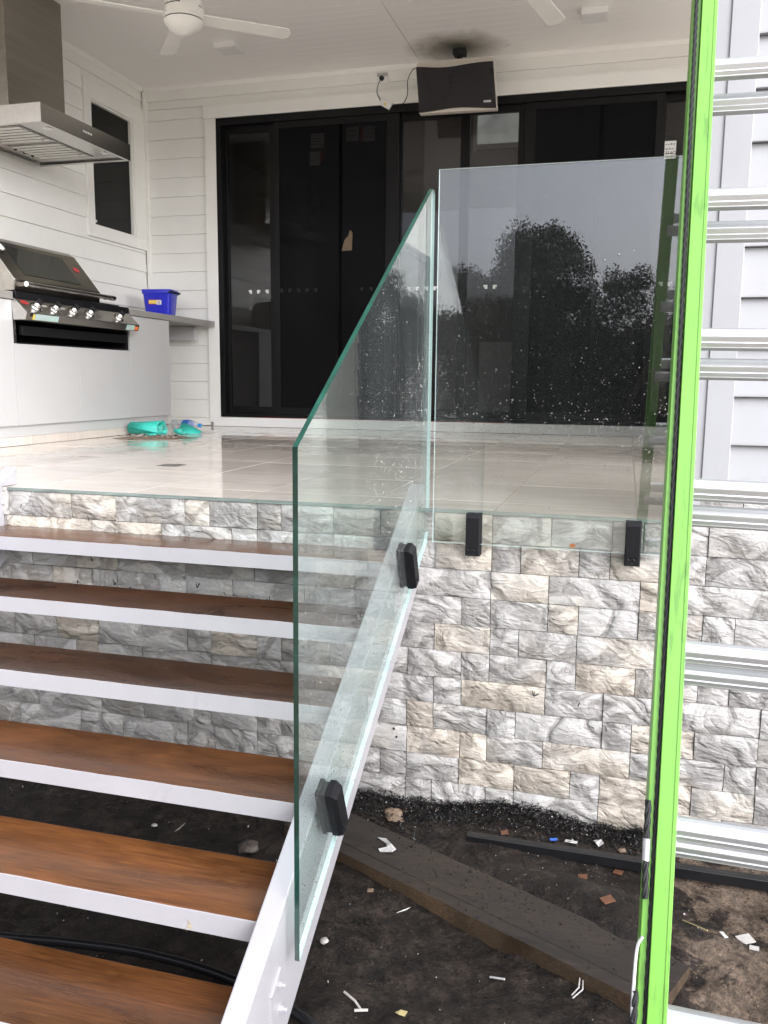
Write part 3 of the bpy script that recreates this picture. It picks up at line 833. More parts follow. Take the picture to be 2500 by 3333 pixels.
# ------------------------------------------------------------------ back wall of the deck, architrave, boards
bw = thing("back_wall", "white weatherboard back wall of the covered deck around the sliding doors", "wall", (-1.4, YB, 0))
DX0, DX1, DZ0, DZ1 = -3.098, 1.028, 0.090, 2.780
build(MB().box(-4.1, DX0 - 0.0, 4.66, 4.76, -0.3, 3.4), "wall_core", 'white_paint', bw)
build(MB().box(DX0 + 0.0003, DX1, 4.66, 4.76, DZ1 + 0.05, 3.4), "wall_core", 'white_paint', bw)
build(MB().box(DX1 + 0.0003, 4.1, 4.66, 4.76, -0.3, 3.4), "wall_core", 'white_paint', bw)
build(MB().box(1.0285, 1.139, 4.598, 4.66, 0.035, 2.780), "architrave", 'white_paint', bw, bev=0.002)
BZ = [0.0765 + 0.1705 * k for k in range(19)]
def board_y(x0, x1, z0, z1, yb, parent, mat='white_paint', t0=0.020, t1=0.008):
    """one weatherboard on a wall facing -Y: thick lower edge, thin upper edge"""
    p = [(x0, yb, z0), (x0, yb - t0, z0), (x0, yb - t0, z0 + 0.006), (x0, yb - t1, z1), (x0, yb, z1)]
    return build(MB().prism(p, (x1 - x0, 0, 0)), "weatherboard", mat, parent, bev=0.0012, seg=1)
for k, z in enumerate(BZ[:-1]):
    z1 = BZ[k + 1]
    if z < 2.88 - 0.17:
        board_y(-3.838, -3.212, z, z1 - 0.001, 4.64, bw); board_y(1.140, XR, z, z1 - 0.001, 4.64, bw)
    elif z1 > 2.89: board_y(-3.838, XR, max(z, 2.902), min(z1 - 0.001, 3.098), 4.64, bw)
board_y(-3.838, -3.212, 0.004, BZ[0] - 0.001, 4.64, bw)
board_y(-3.838, -3.212, BZ[16], 2.9, 4.64, bw)
build(MB().box(-3.211, -3.0985, 4.598, 4.66, 0.035, DZ1 + 0.0), "architrave", 'white_paint', bw, bev=0.002)
build(MB().box(-3.216, 1.14, 4.594, 4.66, DZ1 + 0.002, 2.888), "architrave", 'white_paint', bw, bev=0.002)
build(MB().box(-3.22, 1.145, 4.592, 4.66, 2.8885, 2.900), "head_flashing", 'white_paint', bw, bev=0.001)
build(MB().prism([(XL, 4.635, 3.099), (XL, 4.602, 3.099), (XL, 4.602, 3.088), (XL, 4.622, 3.066), (XL, 4.635, 3.066)], (XR - XL, 0, 0)), "cornice", 'ceiling_paint', bw)
build(MB().box(-3.838, -3.80, 4.60, 4.64, 0.0, 3.066), "corner_stop", 'white_paint', bw, bev=0.002)

# ------------------------------------------------------------------ sliding doors
sd_ = thing("sliding_door", "wide black aluminium sliding door set with dark glass and fly screens", "sliding door", (-1.0, 4.65, DZ0))
q = MB()
q.box(DX0, DX1, 4.602, 4.76, DZ1 - 0.062, DZ1)
q.box(DX0, DX0 + 0.048, 4.602, 4.76, DZ0, DZ1 - 0.0625)
q.box(DX1 - 0.048, DX1, 4.602, 4.76, DZ0, DZ1 - 0.0625)
q.box(DX0 + 0.0485, DX1 - 0.0485, 4.602, 4.76, DZ0, DZ0 + 0.030)
build(q, "frame", 'alu_black', sd_, bev=0.002)
build(MB().box(-3.17, XD, 4.586, 4.76, 0.0015, DZ0 - 0.004), "threshold", 'plastic_white', sd_, bev=0.003)
build(MB().box(-2.75, -0.4, 4.594, 4.602, DZ0 - 0.0035, DZ0 - 0.0005), "sealant_bead", 'red_seal', sd_)
def door_panel(x0, x1, y, sw0, sw1, screen, stickers):
    z0, z1 = DZ0 + 0.031, DZ1 - 0.063
    q = MB()
    q.box(x0, x0 + sw0, y - 0.018, y + 0.018, z0, z1)
    q.box(x1 - sw1, x1, y - 0.018, y + 0.018, z0, z1)
    q.box(x0 + sw0 + 0.0003, x1 - sw1 - 0.0003, y - 0.018, y + 0.018, z0, z0 + 0.065)
    q.box(x0 + sw0 + 0.0003, x1 - sw1 - 0.0003, y - 0.018, y + 0.018, z1 - 0.055, z1)
    p = build(q, "door_panel", 'alu_black', sd_, bev=0.002)
    build(MB().box(x0 + sw0, x1 - sw1, y + 0.002, y + 0.008, z0 + 0.064, z1 - 0.054), "pane", 'pane_clear', p)
    if screen:
        build(MB().box(x0 + sw0, x1 - sw1, y - 0.012, y - 0.0115, z0 + 0.064, z1 - 0.054), "fly_screen", 'fly_screen', p)
    for k, (sx, sz) in enumerate(stickers):
        # square manifestation dot with a notch bitten from one side
        h = 0.0165; f = 1 if k % 2 else -1
        pts = [(-h, -h), (h * 0.2, -h), (h * 0.55, -h * 0.35), (h * 0.1, h * 0.15), (h * 0.6, h * 0.1), (h, -h * 0.25), (h, h), (-h, h)]
        pts = [(sx + f * a, y + 0.0012, sz + b) for a, b in (pts if f > 0 else pts[::-1])]
        build(MB().prism(pts, (0, 0.0006, 0)), "sticker", 'label_white', p)
    return p
ZS = 1.252
P1 = door_panel(-3.049, -2.540, 4.690, 0.03, 0.065, False, [(x, ZS) for x in (-2.816, -2.732, -2.648)])
P2 = door_panel(-2.5385, -1.375, 4.640, 0.045, 0.115, True, [(x, ZS) for x in (-2.484, -2.399, -2.317, -2.232, -2.150, -1.707, -1.625, -1.543)])
P3 = door_panel(-1.3745, -0.775, 4.690, 0.012, 0.072, False, [(x, ZS) for x in (-1.290, -1.210, -1.130, -1.050)])
P4 = door_panel(-0.7745, -0.300, 4.660, 0.012, 0.055, False, [(-0.6, ZS), (-0.52, ZS)])
P5 = door_panel(-0.2995, 0.800, 4.640, 0.085, 0.060, True, [(x, ZS) for x in (-0.144, -0.017, 0.062, 0.144, 0.227, 0.309, 0.558)])
P6 = door_panel(0.8005, 0.979, 4.690, 0.012, 0.02, False, [(x, ZS) for x in (0.845, 0.915)])
build(MB().box(-1.925, -1.895, 4.628, 4.652, DZ0 + 0.1, DZ1 - 0.12), "mid_stile", 'alu_black', P2)
build(MB().box(0.300, 0.330, 4.628, 4.652, DZ0 + 0.1, DZ1 - 0.12), "mid_stile", 'alu_black', P5)
def note(p, x0, x1, z0, z1, y, mat='tape_grey', strip=None, lines=4, name="paper_note", lab=None):
    o = build(MB().box(x0, x1, y, y + 0.0008, z0, z1), name, mat, p, label=lab)
    q = MB()
    if strip == 'L': q.box(x0 - 0.03, x0 - 0.0005, y, y + 0.0008, z0, z1, 1)
    if strip == 'R': q.box(x1 + 0.0005, x1 + 0.03, y, y + 0.0008, z0 + 0.03, z1, 1)
    for k in range(lines):
        zz = z1 - (k + 0.8) * (z1 - z0) / (lines + 0.8); xx = x0 + 0.008
        while xx < x1 - 0.02:
            l = rng.uniform(0.006, 0.02)
            q.box(xx, min(xx + l, x1 - 0.006), y - 0.0006, y - 0.0002, zz, zz + rng.uniform(0.004, 0.010)); xx += l + rng.uniform(0.004, 0.009)
    build(q, "handwriting", ['ink', 'label_red'], p)
    return o
note(P2, -2.189, -2.067, 2.478, 2.599, 4.6405)
note(P2, -2.202, -2.103, 2.331, 2.450, 4.6405, strip='R', lines=0)
note(P2, -1.863, -1.747, 2.515, 2.632, 4.6405, lines=2)
note(P2, -1.706, -1.600, 2.506, 2.627, 4.6405, strip='L', lines=3)
build(MB().prism([(-1.896, 4.6245, 1.584), (-1.800, 4.6245, 1.588), (-1.795, 4.6245, 1.74), (-1.82, 4.6245, 1.765), (-1.835, 4.6245, 1.71), (-1.87, 4.6245, 1.68)], (0, 0.0008, 0)), "tape_scrap", 'brown_tape', P2)
nt_ = note(P6, 0.815, 0.903, 2.226, 2.362, 4.6715, 'label_white', lines=3, lab="white handwritten note taped to the door glass")
def text(body, loc, size, rot, mat, parent, name="lettering"):
    cu = bpy.data.curves.new(name, 'FONT'); cu.body = body; cu.size = size; cu.extrude = 0.0003
    ob = bpy.data.objects.new(name, cu); COL.objects.link(ob)
    bpy.context.view_layer.update()
    me = bpy.data.meshes.new_from_object(ob.evaluated_get(bpy.context.evaluated_depsgraph_get()))
    bpy.data.objects.remove(ob); bpy.data.curves.remove(cu)
    me.materials.append(M[mat])
    o = link(name, me, parent, loc); o.rotation_euler = rot
    return o
text("73 5", (0.822, 4.6708, 2.262), 0.030, (R(90), 0, 0), 'ink', P6)
text("G", (0.875, 4.6708, 2.256), 0.040, (R(90), 0, 0), 'ink', P6)
text("10  D", (0.822, 4.6708, 2.234), 0.026, (R(90), 0, 0), 'ink', P6)

# ------------------------------------------------------------------ the room behind the doors
rm = build(MB().box(-4.6, 1.35, 4.77, 4.775, -0.1, 0.001).box(-4.6, 1.35, 8.6, 8.7, 0, 3.2).box(-4.7, -4.6, 4.77, 8.7, 0, 3.2).box(1.35, 1.45, 4.77, 8.7, 0, 3.2)
           .box(-4.7, 1.45, 4.77, 8.7, 3.1, 3.2).box(-4.7, 1.45, 4.776, 8.7, -0.1, 0.0), "interior_room", 'room')
struct(rm)
iw = thing("glow_panel", "framed pale panel, faintly glowing, inside the dark room, seen just below the wall screen", "window", (-0.6, 5.03, 2.45))
build(MB().box(-0.765, -0.40, 5.02, 5.026, 2.515, 2.82), "glow_pane", 'panel_glow', iw)
q = MB().box(-0.80, -0.766, 5.0, 5.03, 2.45, 2.86); q.box(-0.7655, -0.36, 5.0, 5.03, 2.47, 2.514)
build(q, "panel_frame", 'room_pale', iw)
build(MB().box(-1.25, 0.1, 5.031, 5.06, 0.0, 3.1), "partition", 'room', iw)
tag(build(MB().box(-0.69, -0.36, 4.96, 4.972, 0.06, 0.80), "sheet_board", 'room_pale', loc=(-0.5, 4.96, 0.06), bev=0.002), "pale sheet of board leaning inside the dark room behind the glass", "board")
bx = thing("carton", "small white carton with a red end on the floor inside the glass doors", "carton", (0.5, 5.6, 0.27))
build(MB().box(0.47, 0.573, 5.6, 5.75, 0.0, 0.396), "carton_body", 'room_pale', bx, bev=0.002)
build(MB().box(0.42, 0.4695, 5.6, 5.75, 0.0, 0.396), "carton_end", 'label_red', bx, bev=0.002)

# ------------------------------------------------------------------ left wall with small window
lw = thing("left_wall", "white weatherboard side wall left of the covered deck, behind the barbecue", "wall", (XL, 2.5, 0))
WY0, WY1, WZ0, WZ1 = 3.676, 4.600, 1.640, 2.897
q = MB()
q.box(-4.1, -3.86, 0.0, 3.70, -0.3, 3.4).box(-4.1, -3.86, 3.70, 4.76, -0.3, 1.70).box(-4.1, -3.86, 3.70, 4.76, 2.80, 3.4).box(-4.1, -3.86, 4.45, 4.76, 1.70, 2.80)
build(q, "wall_core", 'white_paint', lw)
def board_x(y0, y1, z0, z1, xb, parent):
    p = [(xb, y0, z0), (xb + 0.020, y0, z0), (xb + 0.020, y0, z0 + 0.006), (xb + 0.008, y0, z1), (xb, y0, z1)]
    return build(MB().prism(p, (0, y1 - y0, 0)), "weatherboard", 'white_paint', parent, bev=0.0012, seg=1)
for k in range(-1, 18):
    z, z1 = (BZ[k], BZ[k + 1] - 0.001) if k >= 0 else (0.004, BZ[0] - 0.001)
    z1 = min(z1, 3.098)
    if z1 <= WZ0 or z >= WZ1: board_x(0.02, 4.60, z, z1, -3.86, lw)
    else:
        board_x(0.02, WY0 - 0.002, z, z1, -3.86, lw)
        if z < WZ0 - 0.02: board_x(WY0, 4.60, z, WZ0 - 0.002, -3.86, lw)
        if z1 > WZ1 + 0.02: board_x(WY0, 4.60, WZ1 + 0.002, z1, -3.86, lw)
build(MB().prism([(-3.86, 0.0, 3.099), (-3.822, 0.0, 3.099), (-3.822, 0.0, 3.088), (-3.842, 0.0, 3.066), (-3.86, 0.0, 3.066)], (0, 4.6, 0)), "cornice", 'ceiling_paint', lw)
wd = thing("small_window", "narrow dark window with wide white trim in the left wall beside the hood", "window", (XL, 4.1, WZ0))
q = MB()
q.box(-3.86, -3.830, WY0, WY1, 2.765, WZ1).box(-3.86, -3.830, WY0, WY1, WZ0, 1.735).box(-3.86, -3.830, WY0, 3.775, 1.7355, 2.7645).box(-3.86, -3.830, 4.420, WY1, 1.7355, 2.7645)
build(q, "trim", 'white_paint', wd, bev=0.002)
q = MB()
q.box(-3.90, -3.845, 3.7755, 3.790, 1.7355, 2.7645).box(-3.90, -3.845, 4.402, 4.4195, 1.7355, 2.7645).box(-3.90, -3.845, 3.7905, 4.4015, 2.750, 2.7645).box(-3.90, -3.845, 3.7905, 4.4015, 1.7355, 1.750)
build(q, "sash_frame", 'white_paint', wd, bev=0.001)
build(MB().box(-3.880, -3.874, 3.7905, 4.4015, 1.7505, 2.7495), "pane", 'pane_dark', wd)
build(MB().box(-3.96, -3.95, 3.72, 4.44, 1.72, 2.79), "dark_room_sheet", 'matt_black', wd)  # black sheet stands for the unlit room behind the pane
build(MB().box(-3.8738, -3.8732, 3.80, 3.86, 1.775, 1.795), "glass_label", 'label_white', wd)

# ------------------------------------------------------------------ right: side wall, front wall with corner boards and siding
rw = thing("front_wall", "white weatherboard house wall with corner board right of the deck, behind the ladder", "wall", (1.5, 0.05, 0.09))
build(MB().box(0.90, 1.78, 0.03, 0.40, 0.0905, 3.4), "wall_core", 'white_paint', rw)
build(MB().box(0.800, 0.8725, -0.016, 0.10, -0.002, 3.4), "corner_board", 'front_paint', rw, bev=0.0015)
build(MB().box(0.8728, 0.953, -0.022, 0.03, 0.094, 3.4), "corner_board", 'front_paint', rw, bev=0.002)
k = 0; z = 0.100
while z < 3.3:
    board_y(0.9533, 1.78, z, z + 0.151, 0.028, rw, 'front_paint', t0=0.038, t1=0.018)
    z += 0.152
build(MB().box(0.86, 1.78, 0.0, 0.03, 0.0895, 0.0985), "dark_gap_strip", 'alu_black', rw)  # black strip painted in for the dark gap under the boards
gd = thing("cut_side_door", "dark glass side door of the deck, cut low to let light in, mirrored in the raking glass", "cut-down door", (XD, 3.55, 0))  # taller side door cut low so light enters over it
build(MB().box(XD, XD + 0.06, 2.52, 2.56, 0.0015, 1.50).box(XD, XD + 0.06, 4.50, 4.585, 0.0015, 1.50).box(XD, XD + 0.06, 2.561, 4.499, 1.45, 1.50).box(XD, XD + 0.06, 2.561, 4.499, 0.0015, 0.06), "frame", 'alu_black', gd, bev=0.002)
build(MB().box(XD + 0.03, XD + 0.036, 2.561, 4.499, 0.061, 1.449), "pane", 'pane_dark', gd)
build(MB().box(XD + 0.07, XD + 0.08, 2.52, 4.585, 0.0015, 1.50), "backing_panel", 'matt_black', gd)
sw = thing("side_wall", "white weatherboard side wall, cut low to let light in, beside the dark glass door", "wall", (XD, 2.2, 0))  # side wall lowered and shortened to let light on to the deck
for k in range(9):
    zb, zt = 0.0015 + 0.1705 * k, 0.0015 + 0.1705 * (k + 1) - 0.001
    build(MB().prism([(XD + 0.04, 1.9, zb), (XD, 1.9, zb), (XD, 1.9, zb + 0.006), (XD + 0.012, 1.9, zt), (XD + 0.04, 1.9, zt)], (0, 0.615, 0)), "weatherboard", 'white_paint', sw)
build(MB().box(XD + 0.0405, XD + 0.10, 1.9, 2.515, 0.0015, 1.53), "wall_core", 'white_paint', sw)
# house body behind and roof
hb = struct(build(MB().box(1.46, 6.5, 4.78, 8.7, -1.2, 3.4).box(-4.8, -4.11, 0.2, 8.7, -1.2, 3.4), "house_body", 'white_paint'))
rf = struct(build(MB().box(-5.0, 7.0, -0.10, 9.2, 3.402, 3.5), "roof", 'roof'))
ft = thing("gutter_beam", "white fascia beam and gutter over the front of the deck, above the frame", "beam", (-1.4, -0.1, 2.82))
build(MB().box(-4.1, 0.855, -0.11, -0.02, 2.82, 3.40), "fascia", 'white_paint', ft)
build(MB().box(-4.1, 4.1, -0.20, -0.112, 3.22, 3.36), "gutter", 'white_paint', ft, bev=0.01)

# ------------------------------------------------------------------ ceiling: grooved sheets
ce = struct(build(MB().box(-4.1, XR, -0.02, 4.66, 3.112, 3.40), "ceiling", 'ceiling_paint'))
yy = -0.019
while yy < 4.62:
    y1 = min(yy + 0.1, 4.635)
    for xa, xb in ((-3.858, -1.1925), (-1.1895, 1.8), (1.803, XR)):
        b = MB().box(xa, xb, yy + 0.0005, y1 - 0.0005, 3.100, 3.111)
        build(b, "ceiling_board", 'ceiling_smudged', ce, bev=0.0007, seg=1)
    yy += 0.1
build(MB().box(-4.1, XR, -0.02, 4.66, 3.1112, 3.1118), "groove_backing", 'ceiling_paint', ce)

def downlight(x, y, label):
    t = thing("ceiling_light", label, "ceiling light", (x, y, 3.1), "square surface lights on the ceiling")
    build(MB().box(x - 0.092, x + 0.092, y - 0.092, y + 0.092, 3.053, 3.0995), "housing", 'plastic_white', t, bev=0.003)
    build(MB().box(x - 0.066, x + 0.066, y - 0.066, y + 0.066, 3.0505, 3.0528), "diffuser", 'label_white', t, bev=0.001)
    return t
downlight(-2.60, 3.86, "square white surface light on the ceiling just beyond the ceiling fan")
downlight(0.265, 3.93, "square white surface light on the ceiling near the top right, by the single fan blade")

def fan(cx, cy, ang0, label):
    zc = 2.70
    t = thing("ceiling_fan", label, "ceiling fan", (cx, cy, 3.1), "white four-blade ceiling fans")
    build(MB().lathe([(0.0, -0.075), (0.055, -0.068), (0.095, -0.045), (0.118, -0.018), (0.124, 0.0)], (cx, cy, zc - 0.018), n=40), "hub_cover", 'fan_white', t, smooth=50)
    build(MB().lathe([(0.120, 0.0), (0.120, 0.006)], (cx, cy, zc - 0.0175), n=40), "shadow_gap", 'matt_black', t, smooth=50)
    build(MB().lathe([(0.126, 0.0), (0.127, 0.062), (0.120, 0.066)], (cx, cy, zc - 0.011), n=40), "motor_band", 'fan_white', t, smooth=50)
    build(MB().lathe([(0.119, 0.0), (0.119, 0.005)], (cx, cy, zc + 0.055), n=40), "shadow_gap", 'matt_black', t, smooth=50)
    build(MB().lathe([(0.124, 0.0), (0.120, 0.03), (0.075, 0.05), (0.03, 0.055)], (cx, cy, zc + 0.0605), n=40), "motor_top", 'fan_white', t, smooth=50)
    build(MB().lathe([(0.014, 0.0), (0.014, 0.29)], (cx, cy, zc + 0.11), n=16), "rod", 'fan_white', t, smooth=50)
    build(MB().lathe([(0.03, -0.06), (0.065, -0.045), (0.072, -0.001)], (cx, cy, 3.1), n=28), "canopy", 'fan_white', t, smooth=50)
    for k in range(4):
        a = R(ang0 + 90 * k); u = Vector((math.cos(a), math.sin(a), 0)); w = Vector((-math.sin(a), math.cos(a), 0))
        pt = R(-11); w2 = w * math.cos(pt) + Vector((0, 0, 1)) * math.sin(pt); n2 = u.cross(w2)
        c = Vector((cx, cy, zc + 0.012)); pts = []
        for r_, hw in ((0.115, 0.052), (0.2, 0.054), (0.4, 0.057), (0.6, 0.06), (0.675, 0.060)): pts.append((r_, -hw))
        for s_ in (0.6, 0.25, -0.2, -0.6): pts.append((0.700 - 0.012 * abs(s_), -0.06 * s_))
        for r_, hw in ((0.665, 0.058), (0.4, 0.056), (0.2, 0.054), (0.115, 0.052)): pts.append((r_, hw))
        build(MB().prism([c + u * r_ + w2 * s_ - n2 * 0.004 for r_, s_ in pts], n2 * 0.008), "blade", 'fan_white', t, bev=0.0015, seg=1)
    return t
fan(-2.20, 2.37, 38.0, "white four-blade ceiling fan above the barbecue corner, seen hub and all")
fan(-0.08, 2.37, 76.8, "white ceiling fan showing only one blade tip, at the top right of the wall screen")

# ------------------------------------------------------------------ power point, cord, screen
scr = thing("wall_screen", "dark glass-fronted flat screen with wavy pale trim hanging under the ceiling above the doors", "screen", (-0.82, 4.3, 3.0))
_c = Vector((-0.8245, 4.30, 2.781)); _ro = R(-1.0); _ti = R(-4)
sx_ = Vector((math.cos(_ro), 0, -math.sin(_ro) * -1)).normalized(); sx_ = Vector((math.cos(R(0.6)), 0, -math.sin(R(0.6))))
sy_ = Vector((math.sin(R(6)), -math.sin(_ti) * 1.0, math.cos(_ti)))  # leans a little
sy_ = Vector((-0.11, 0.06, 0.99)).normalized(); sn_ = sx_.cross(sy_).normalized()   # towards the doors
sn_ = -sn_ if sn_.y < 0 else sn_
def S(a, b, d): return _c + sx_ * a + sy_ * b + sn_ * d
W2, H2 = 0.318, 0.186
q = MB().prism([S(-W2, -H2, 0.012), S(W2, -H2, 0.012), S(W2, H2, 0.012), S(-W2, H2, 0.012)], sn_ * 0.055)
build(q, "casing", 'screen_trim', scr, bev=0.004)
q = MB().prism([S(-W2 + 0.005, H2 - 0.02, 0.03), S(W2 - 0.005, H2 - 0.02, 0.03), S(W2 - 0.005, H2 + 0.026, 0.03), S(W2 - 0.03, H2 + 0.046, 0.03), S(-W2 + 0.03, H2 + 0.046, 0.03), S(-W2 + 0.005, H2 + 0.028, 0.03)], sn_ * 0.05)
build(q, "rear_housing", 'screen_trim', scr, bev=0.003)
n = 24; up_, dn_ = [], []
for i in range(n + 1):
    t_ = i / n; a = -W2 + 0.004 + (2 * W2 - 0.008) * t_
    up_.append(S(a, H2 - 0.006 - 0.026 * math.sin(math.pi * min(1, t_ * 1.12)) ** 1.6 * (1.15 - t_), -0.002))
    dn_.append(S(a, -H2 + 0.006 + 0.026 * math.sin(math.pi * t_) ** 1.6 * (0.45 + 0.75 * t_ * (1 - t_) * 2), -0.002))
build(MB().prism(dn_ + up_[::-1], sn_ * 0.013), "front_glass", 'screen', scr)
build(MB().prism([S(0.215, -0.115 - 0.02, -0.0025), S(0.275, -0.135, -0.0025), S(0.275, -0.118, -0.0025), S(0.215, -0.118, -0.0025)], sn_ * 0.0004), "badge", 'grey_plastic', scr)
build(MB().box(-0.87, -0.77, 4.37, 4.46, 3.055, 3.0995).box(-0.84, -0.80, 4.385, 4.425, 2.90, 3.0545), "ceiling_bracket", 'matt_black', scr, bev=0.003)
so = thing("power_point", "white power point with a black plug high on the back wall left of the screen", "power point", (-1.53, 4.62, 3.0))
build(MB().box(-1.585, -1.475, 4.612, 4.625, 2.963, 3.020), "face_plate", 'plastic_white', so, bev=0.003)
build(MB().box(-1.575, -1.485, 4.604, 4.625, 3.0205, 3.045), "switch_cover", 'grey_plastic', so, bev=0.003)
pc = thing("adapter_lead", "black power cord with a white adapter hanging between the power point and the screen", "cord", (-1.45, 4.6, 2.8))
build(MB().lathe([(0.020, 0), (0.019, 0.022), (0.012, 0.03), (0, 0.031)], (-1.532, 4.612, 3.000), (0, -1, 0), 18), "plug", 'matt_black', pc, smooth=40)
def bez(ps, n=14):
    out = []
    P = [Vector(p) for p in ps]
    P = [P[0] * 2 - P[1]] + P + [P[-1] * 2 - P[-2]]
    for i in range(1, len(P) - 2):
        for k in range(n):
            t = k / n; a, b, c, d = P[i - 1], P[i], P[i + 1], P[i + 2]
            out.append(0.5 * ((2 * b) + (c - a) * t + (2 * a - 5 * b + 4 * c - d) * t * t + (3 * b - a - 3 * c + d) * t ** 3))
    return out + [P[-2]]
build(MB().tube(bez([(-1.536, 4.585, 2.985), (-1.556, 4.57, 2.93), (-1.562, 4.575, 2.87), (-1.53, 4.582, 2.81)]), 0.0035, 8), "cord", 'matt_black', pc, smooth=60)
build(MB().tube(bez([(-1.425, 4.582, 2.765), (-1.36, 4.585, 2.762), (-1.315, 4.57, 2.79), (-1.288, 4.55, 2.85), (-1.275, 4.50, 2.93), (-1.21, 4.42, 2.985), (-1.14, 4.36, 2.965)]), 0.0035, 8), "cord", 'matt_black', pc, smooth=60)
ua = Vector((0.86, 0, -0.5)).normalized(); va = Vector((0.5, 0, 0.86)).normalized()
ad = build(MB().obox((-1.485, 4.578, 2.782), ua, va, (0, 1, 0), 0.052, 0.030, 0.014), "adapter", 'plastic_white', pc, bev=0.004)
cc = Vector((-1.487, 4.5635, 2.780))
build(MB().prism([cc + va * 0.016, cc - ua * 0.016 - va * 0.012, cc + ua * 0.016 - va * 0.012], (0, 0.0006, 0)), "warning_triangle", 'label_yellow', ad)

# ------------------------------------------------------------------ outdoor kitchen bench
CX = -3.15
bn = thing("kitchen_bench", "long white outdoor kitchen bench with grey stone counter along the left wall", "bench", (-3.5, 2.4, 0))
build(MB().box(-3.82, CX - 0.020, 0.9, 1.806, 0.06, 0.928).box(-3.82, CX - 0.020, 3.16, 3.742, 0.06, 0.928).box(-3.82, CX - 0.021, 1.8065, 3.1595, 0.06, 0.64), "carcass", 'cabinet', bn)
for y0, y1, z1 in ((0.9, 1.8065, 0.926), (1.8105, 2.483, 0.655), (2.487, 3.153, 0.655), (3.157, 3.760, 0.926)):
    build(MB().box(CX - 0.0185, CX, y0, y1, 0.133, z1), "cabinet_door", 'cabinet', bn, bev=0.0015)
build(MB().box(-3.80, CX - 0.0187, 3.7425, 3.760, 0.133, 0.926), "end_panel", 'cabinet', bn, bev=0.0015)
for y0, y1 in ((1.0, 1.475), (1.478, 1.970), (1.973, 2.468), (2.471, 2.966), (2.969, 3.66)):
    build(MB().box(-3.19, -3.175, y0, y1, 0.002, 0.131), "kick_tile", 'tile', bn, bev=0.001)
build(MB().box(-3.80, -3.175, 3.6605, 3.672, 0.002, 0.131), "kick_tile", 'tile', bn)
build(MB().box(-3.82, CX + 0.012, 0.9, 1.806, 0.930, 0.978), "counter_top", 'counter', bn, bev=0.003)
build(MB().box(-3.82, CX + 0.012, 3.165, 4.592, 0.930, 0.978), "counter_top", 'counter', bn, bev=0.003)
build(MB().box(-3.82, -3.40, 1.8065, 3.1645, 0.930, 0.978), "counter_top", 'counter', bn)
for bb in ((-3.80, -3.30, 4.50, 4.55, 0.80, 0.928), (-3.80, -3.25, 3.77, 3.80, 0.84, 0.928)): build(MB().box(*bb), "counter_bracket", 'cabinet', bn, bev=0.004)

# ------------------------------------------------------------------ barbecue
bq = thing("barbecue", "built-in stainless barbecue with closed hood and five knobs set in the white bench", "barbecue", (-3.35, 2.45, 0.66))
BY0, BY1 = 1.815, 3.128
build(MB().box(-3.70, CX - 0.03, BY0, BY1, 0.66, 0.668).box(-3.70, -3.69, BY0, BY1, 0.66, 0.98).box(-3.70, CX - 0.005, BY0, BY0 + 0.004, 0.66, 0.98).box(-3.70, CX - 0.005, BY1 - 0.004, BY1, 0.66, 0.98), "firebox", 'black', bq)
build(MB().box(CX - 0.03, CX - 0.002, BY0 + 0.08, BY1 - 0.01, 0.712, 0.772), "drip_tray", 'black', bq, bev=0.003)
for ya in (BY0, BY1 - 0.02): build(MB().box(CX - 0.012, CX - 0.003, ya, ya + 0.02, 0.66, 0.93), "side_trim", 'steel', bq)
pan = MB().prism([(-3.125, 1.80, 0.935), (-3.035, 1.80, 0.848), (-3.050, 1.80, 0.803), (-3.140, 1.80, 0.803), (-3.150, 1.80, 0.935)], (0, 3.110 - 1.80, 0))
cp = build(pan, "control_panel", 'steel', bq, bev=0.002)
pn = Vector((0.087, 0, 0.09)).normalized(); pd = Vector((0.09, 0, -0.087)).normalized()
def on_panel(y, s): return Vector((-3.125, y, 0.935)) + Vector((0.09, 0, -0.087)) * s + pn * 0.0012
for y in (1.945, 2.135, 2.335, 2.528, 2.895):
    c0 = on_panel(y, 0.52)
    kb = build(MB().lathe([(0.040, 0), (0.038, 0.005), (0.033, 0.009), (0.031, 0.011), (0.026, 0.013), (0.022, 0.030), (0.019, 0.034), (0, 0.035)], c0, pn, 24), "knob", 'chrome', bq, smooth=35)
    build(MB().obox(c0 + pn * 0.045, pn, pd, (0, 1, 0), 0.014, 0.021, 0.006), "grip", 'black', kb, bev=0.003)
def pq(y0, y1, s0, s1, lift=0.0006):
    return [on_panel(y0, s0) + pn * lift, on_panel(y1, s0) + pn * lift, on_panel(y1, s1) + pn * lift, on_panel(y0, s1) + pn * lift]
build(MB().prism([on_panel(1.865 + 0.036 * math.cos(a), 0.24 + 0.16 * math.sin(a)) for a in [2 * math.pi * k / 20 for k in range(20)]], pn * 0.001), "badge", 'label_red', bq)
for y in (2.03, 2.22):
    q = MB()
    for k in range(4): q.prism(pq(y + 0.012 * k, y + 0.012 * k + 0.005, 0.28, 0.42), pn * 0.0003)
    build(q, "dial_marks", 'label_white', bq)
def lq(y0, y1, s0, s1):
    a, b = Vector((-3.0345, 0, 0.8465)), Vector((-3.0495, 0, 0.8035)); o = Vector((0.0016, 0, -0.0006))
    f = lambda y, s: a.lerp(b, s) + Vector((0, y, 0)) + o
    return MB().prism([f(y0, s0), f(y0, s1), f(y1, s1), f(y1, s0)], (0.0008, 0, 0))
build(lq(1.885, 2.12, 0.08, 0.92), "instruction_label", 'label_mint', bq)
build(lq(1.862, 1.882, 0.2, 0.9), "warning_label", 'label_yellow', bq)
build(lq(2.935, 3.045, 0.08, 0.92), "rating_label", 'label_mint', bq)
build(lq(3.047, 3.095, 0.25, 0.85), "rating_label", 'label_orange', bq)
q = MB()
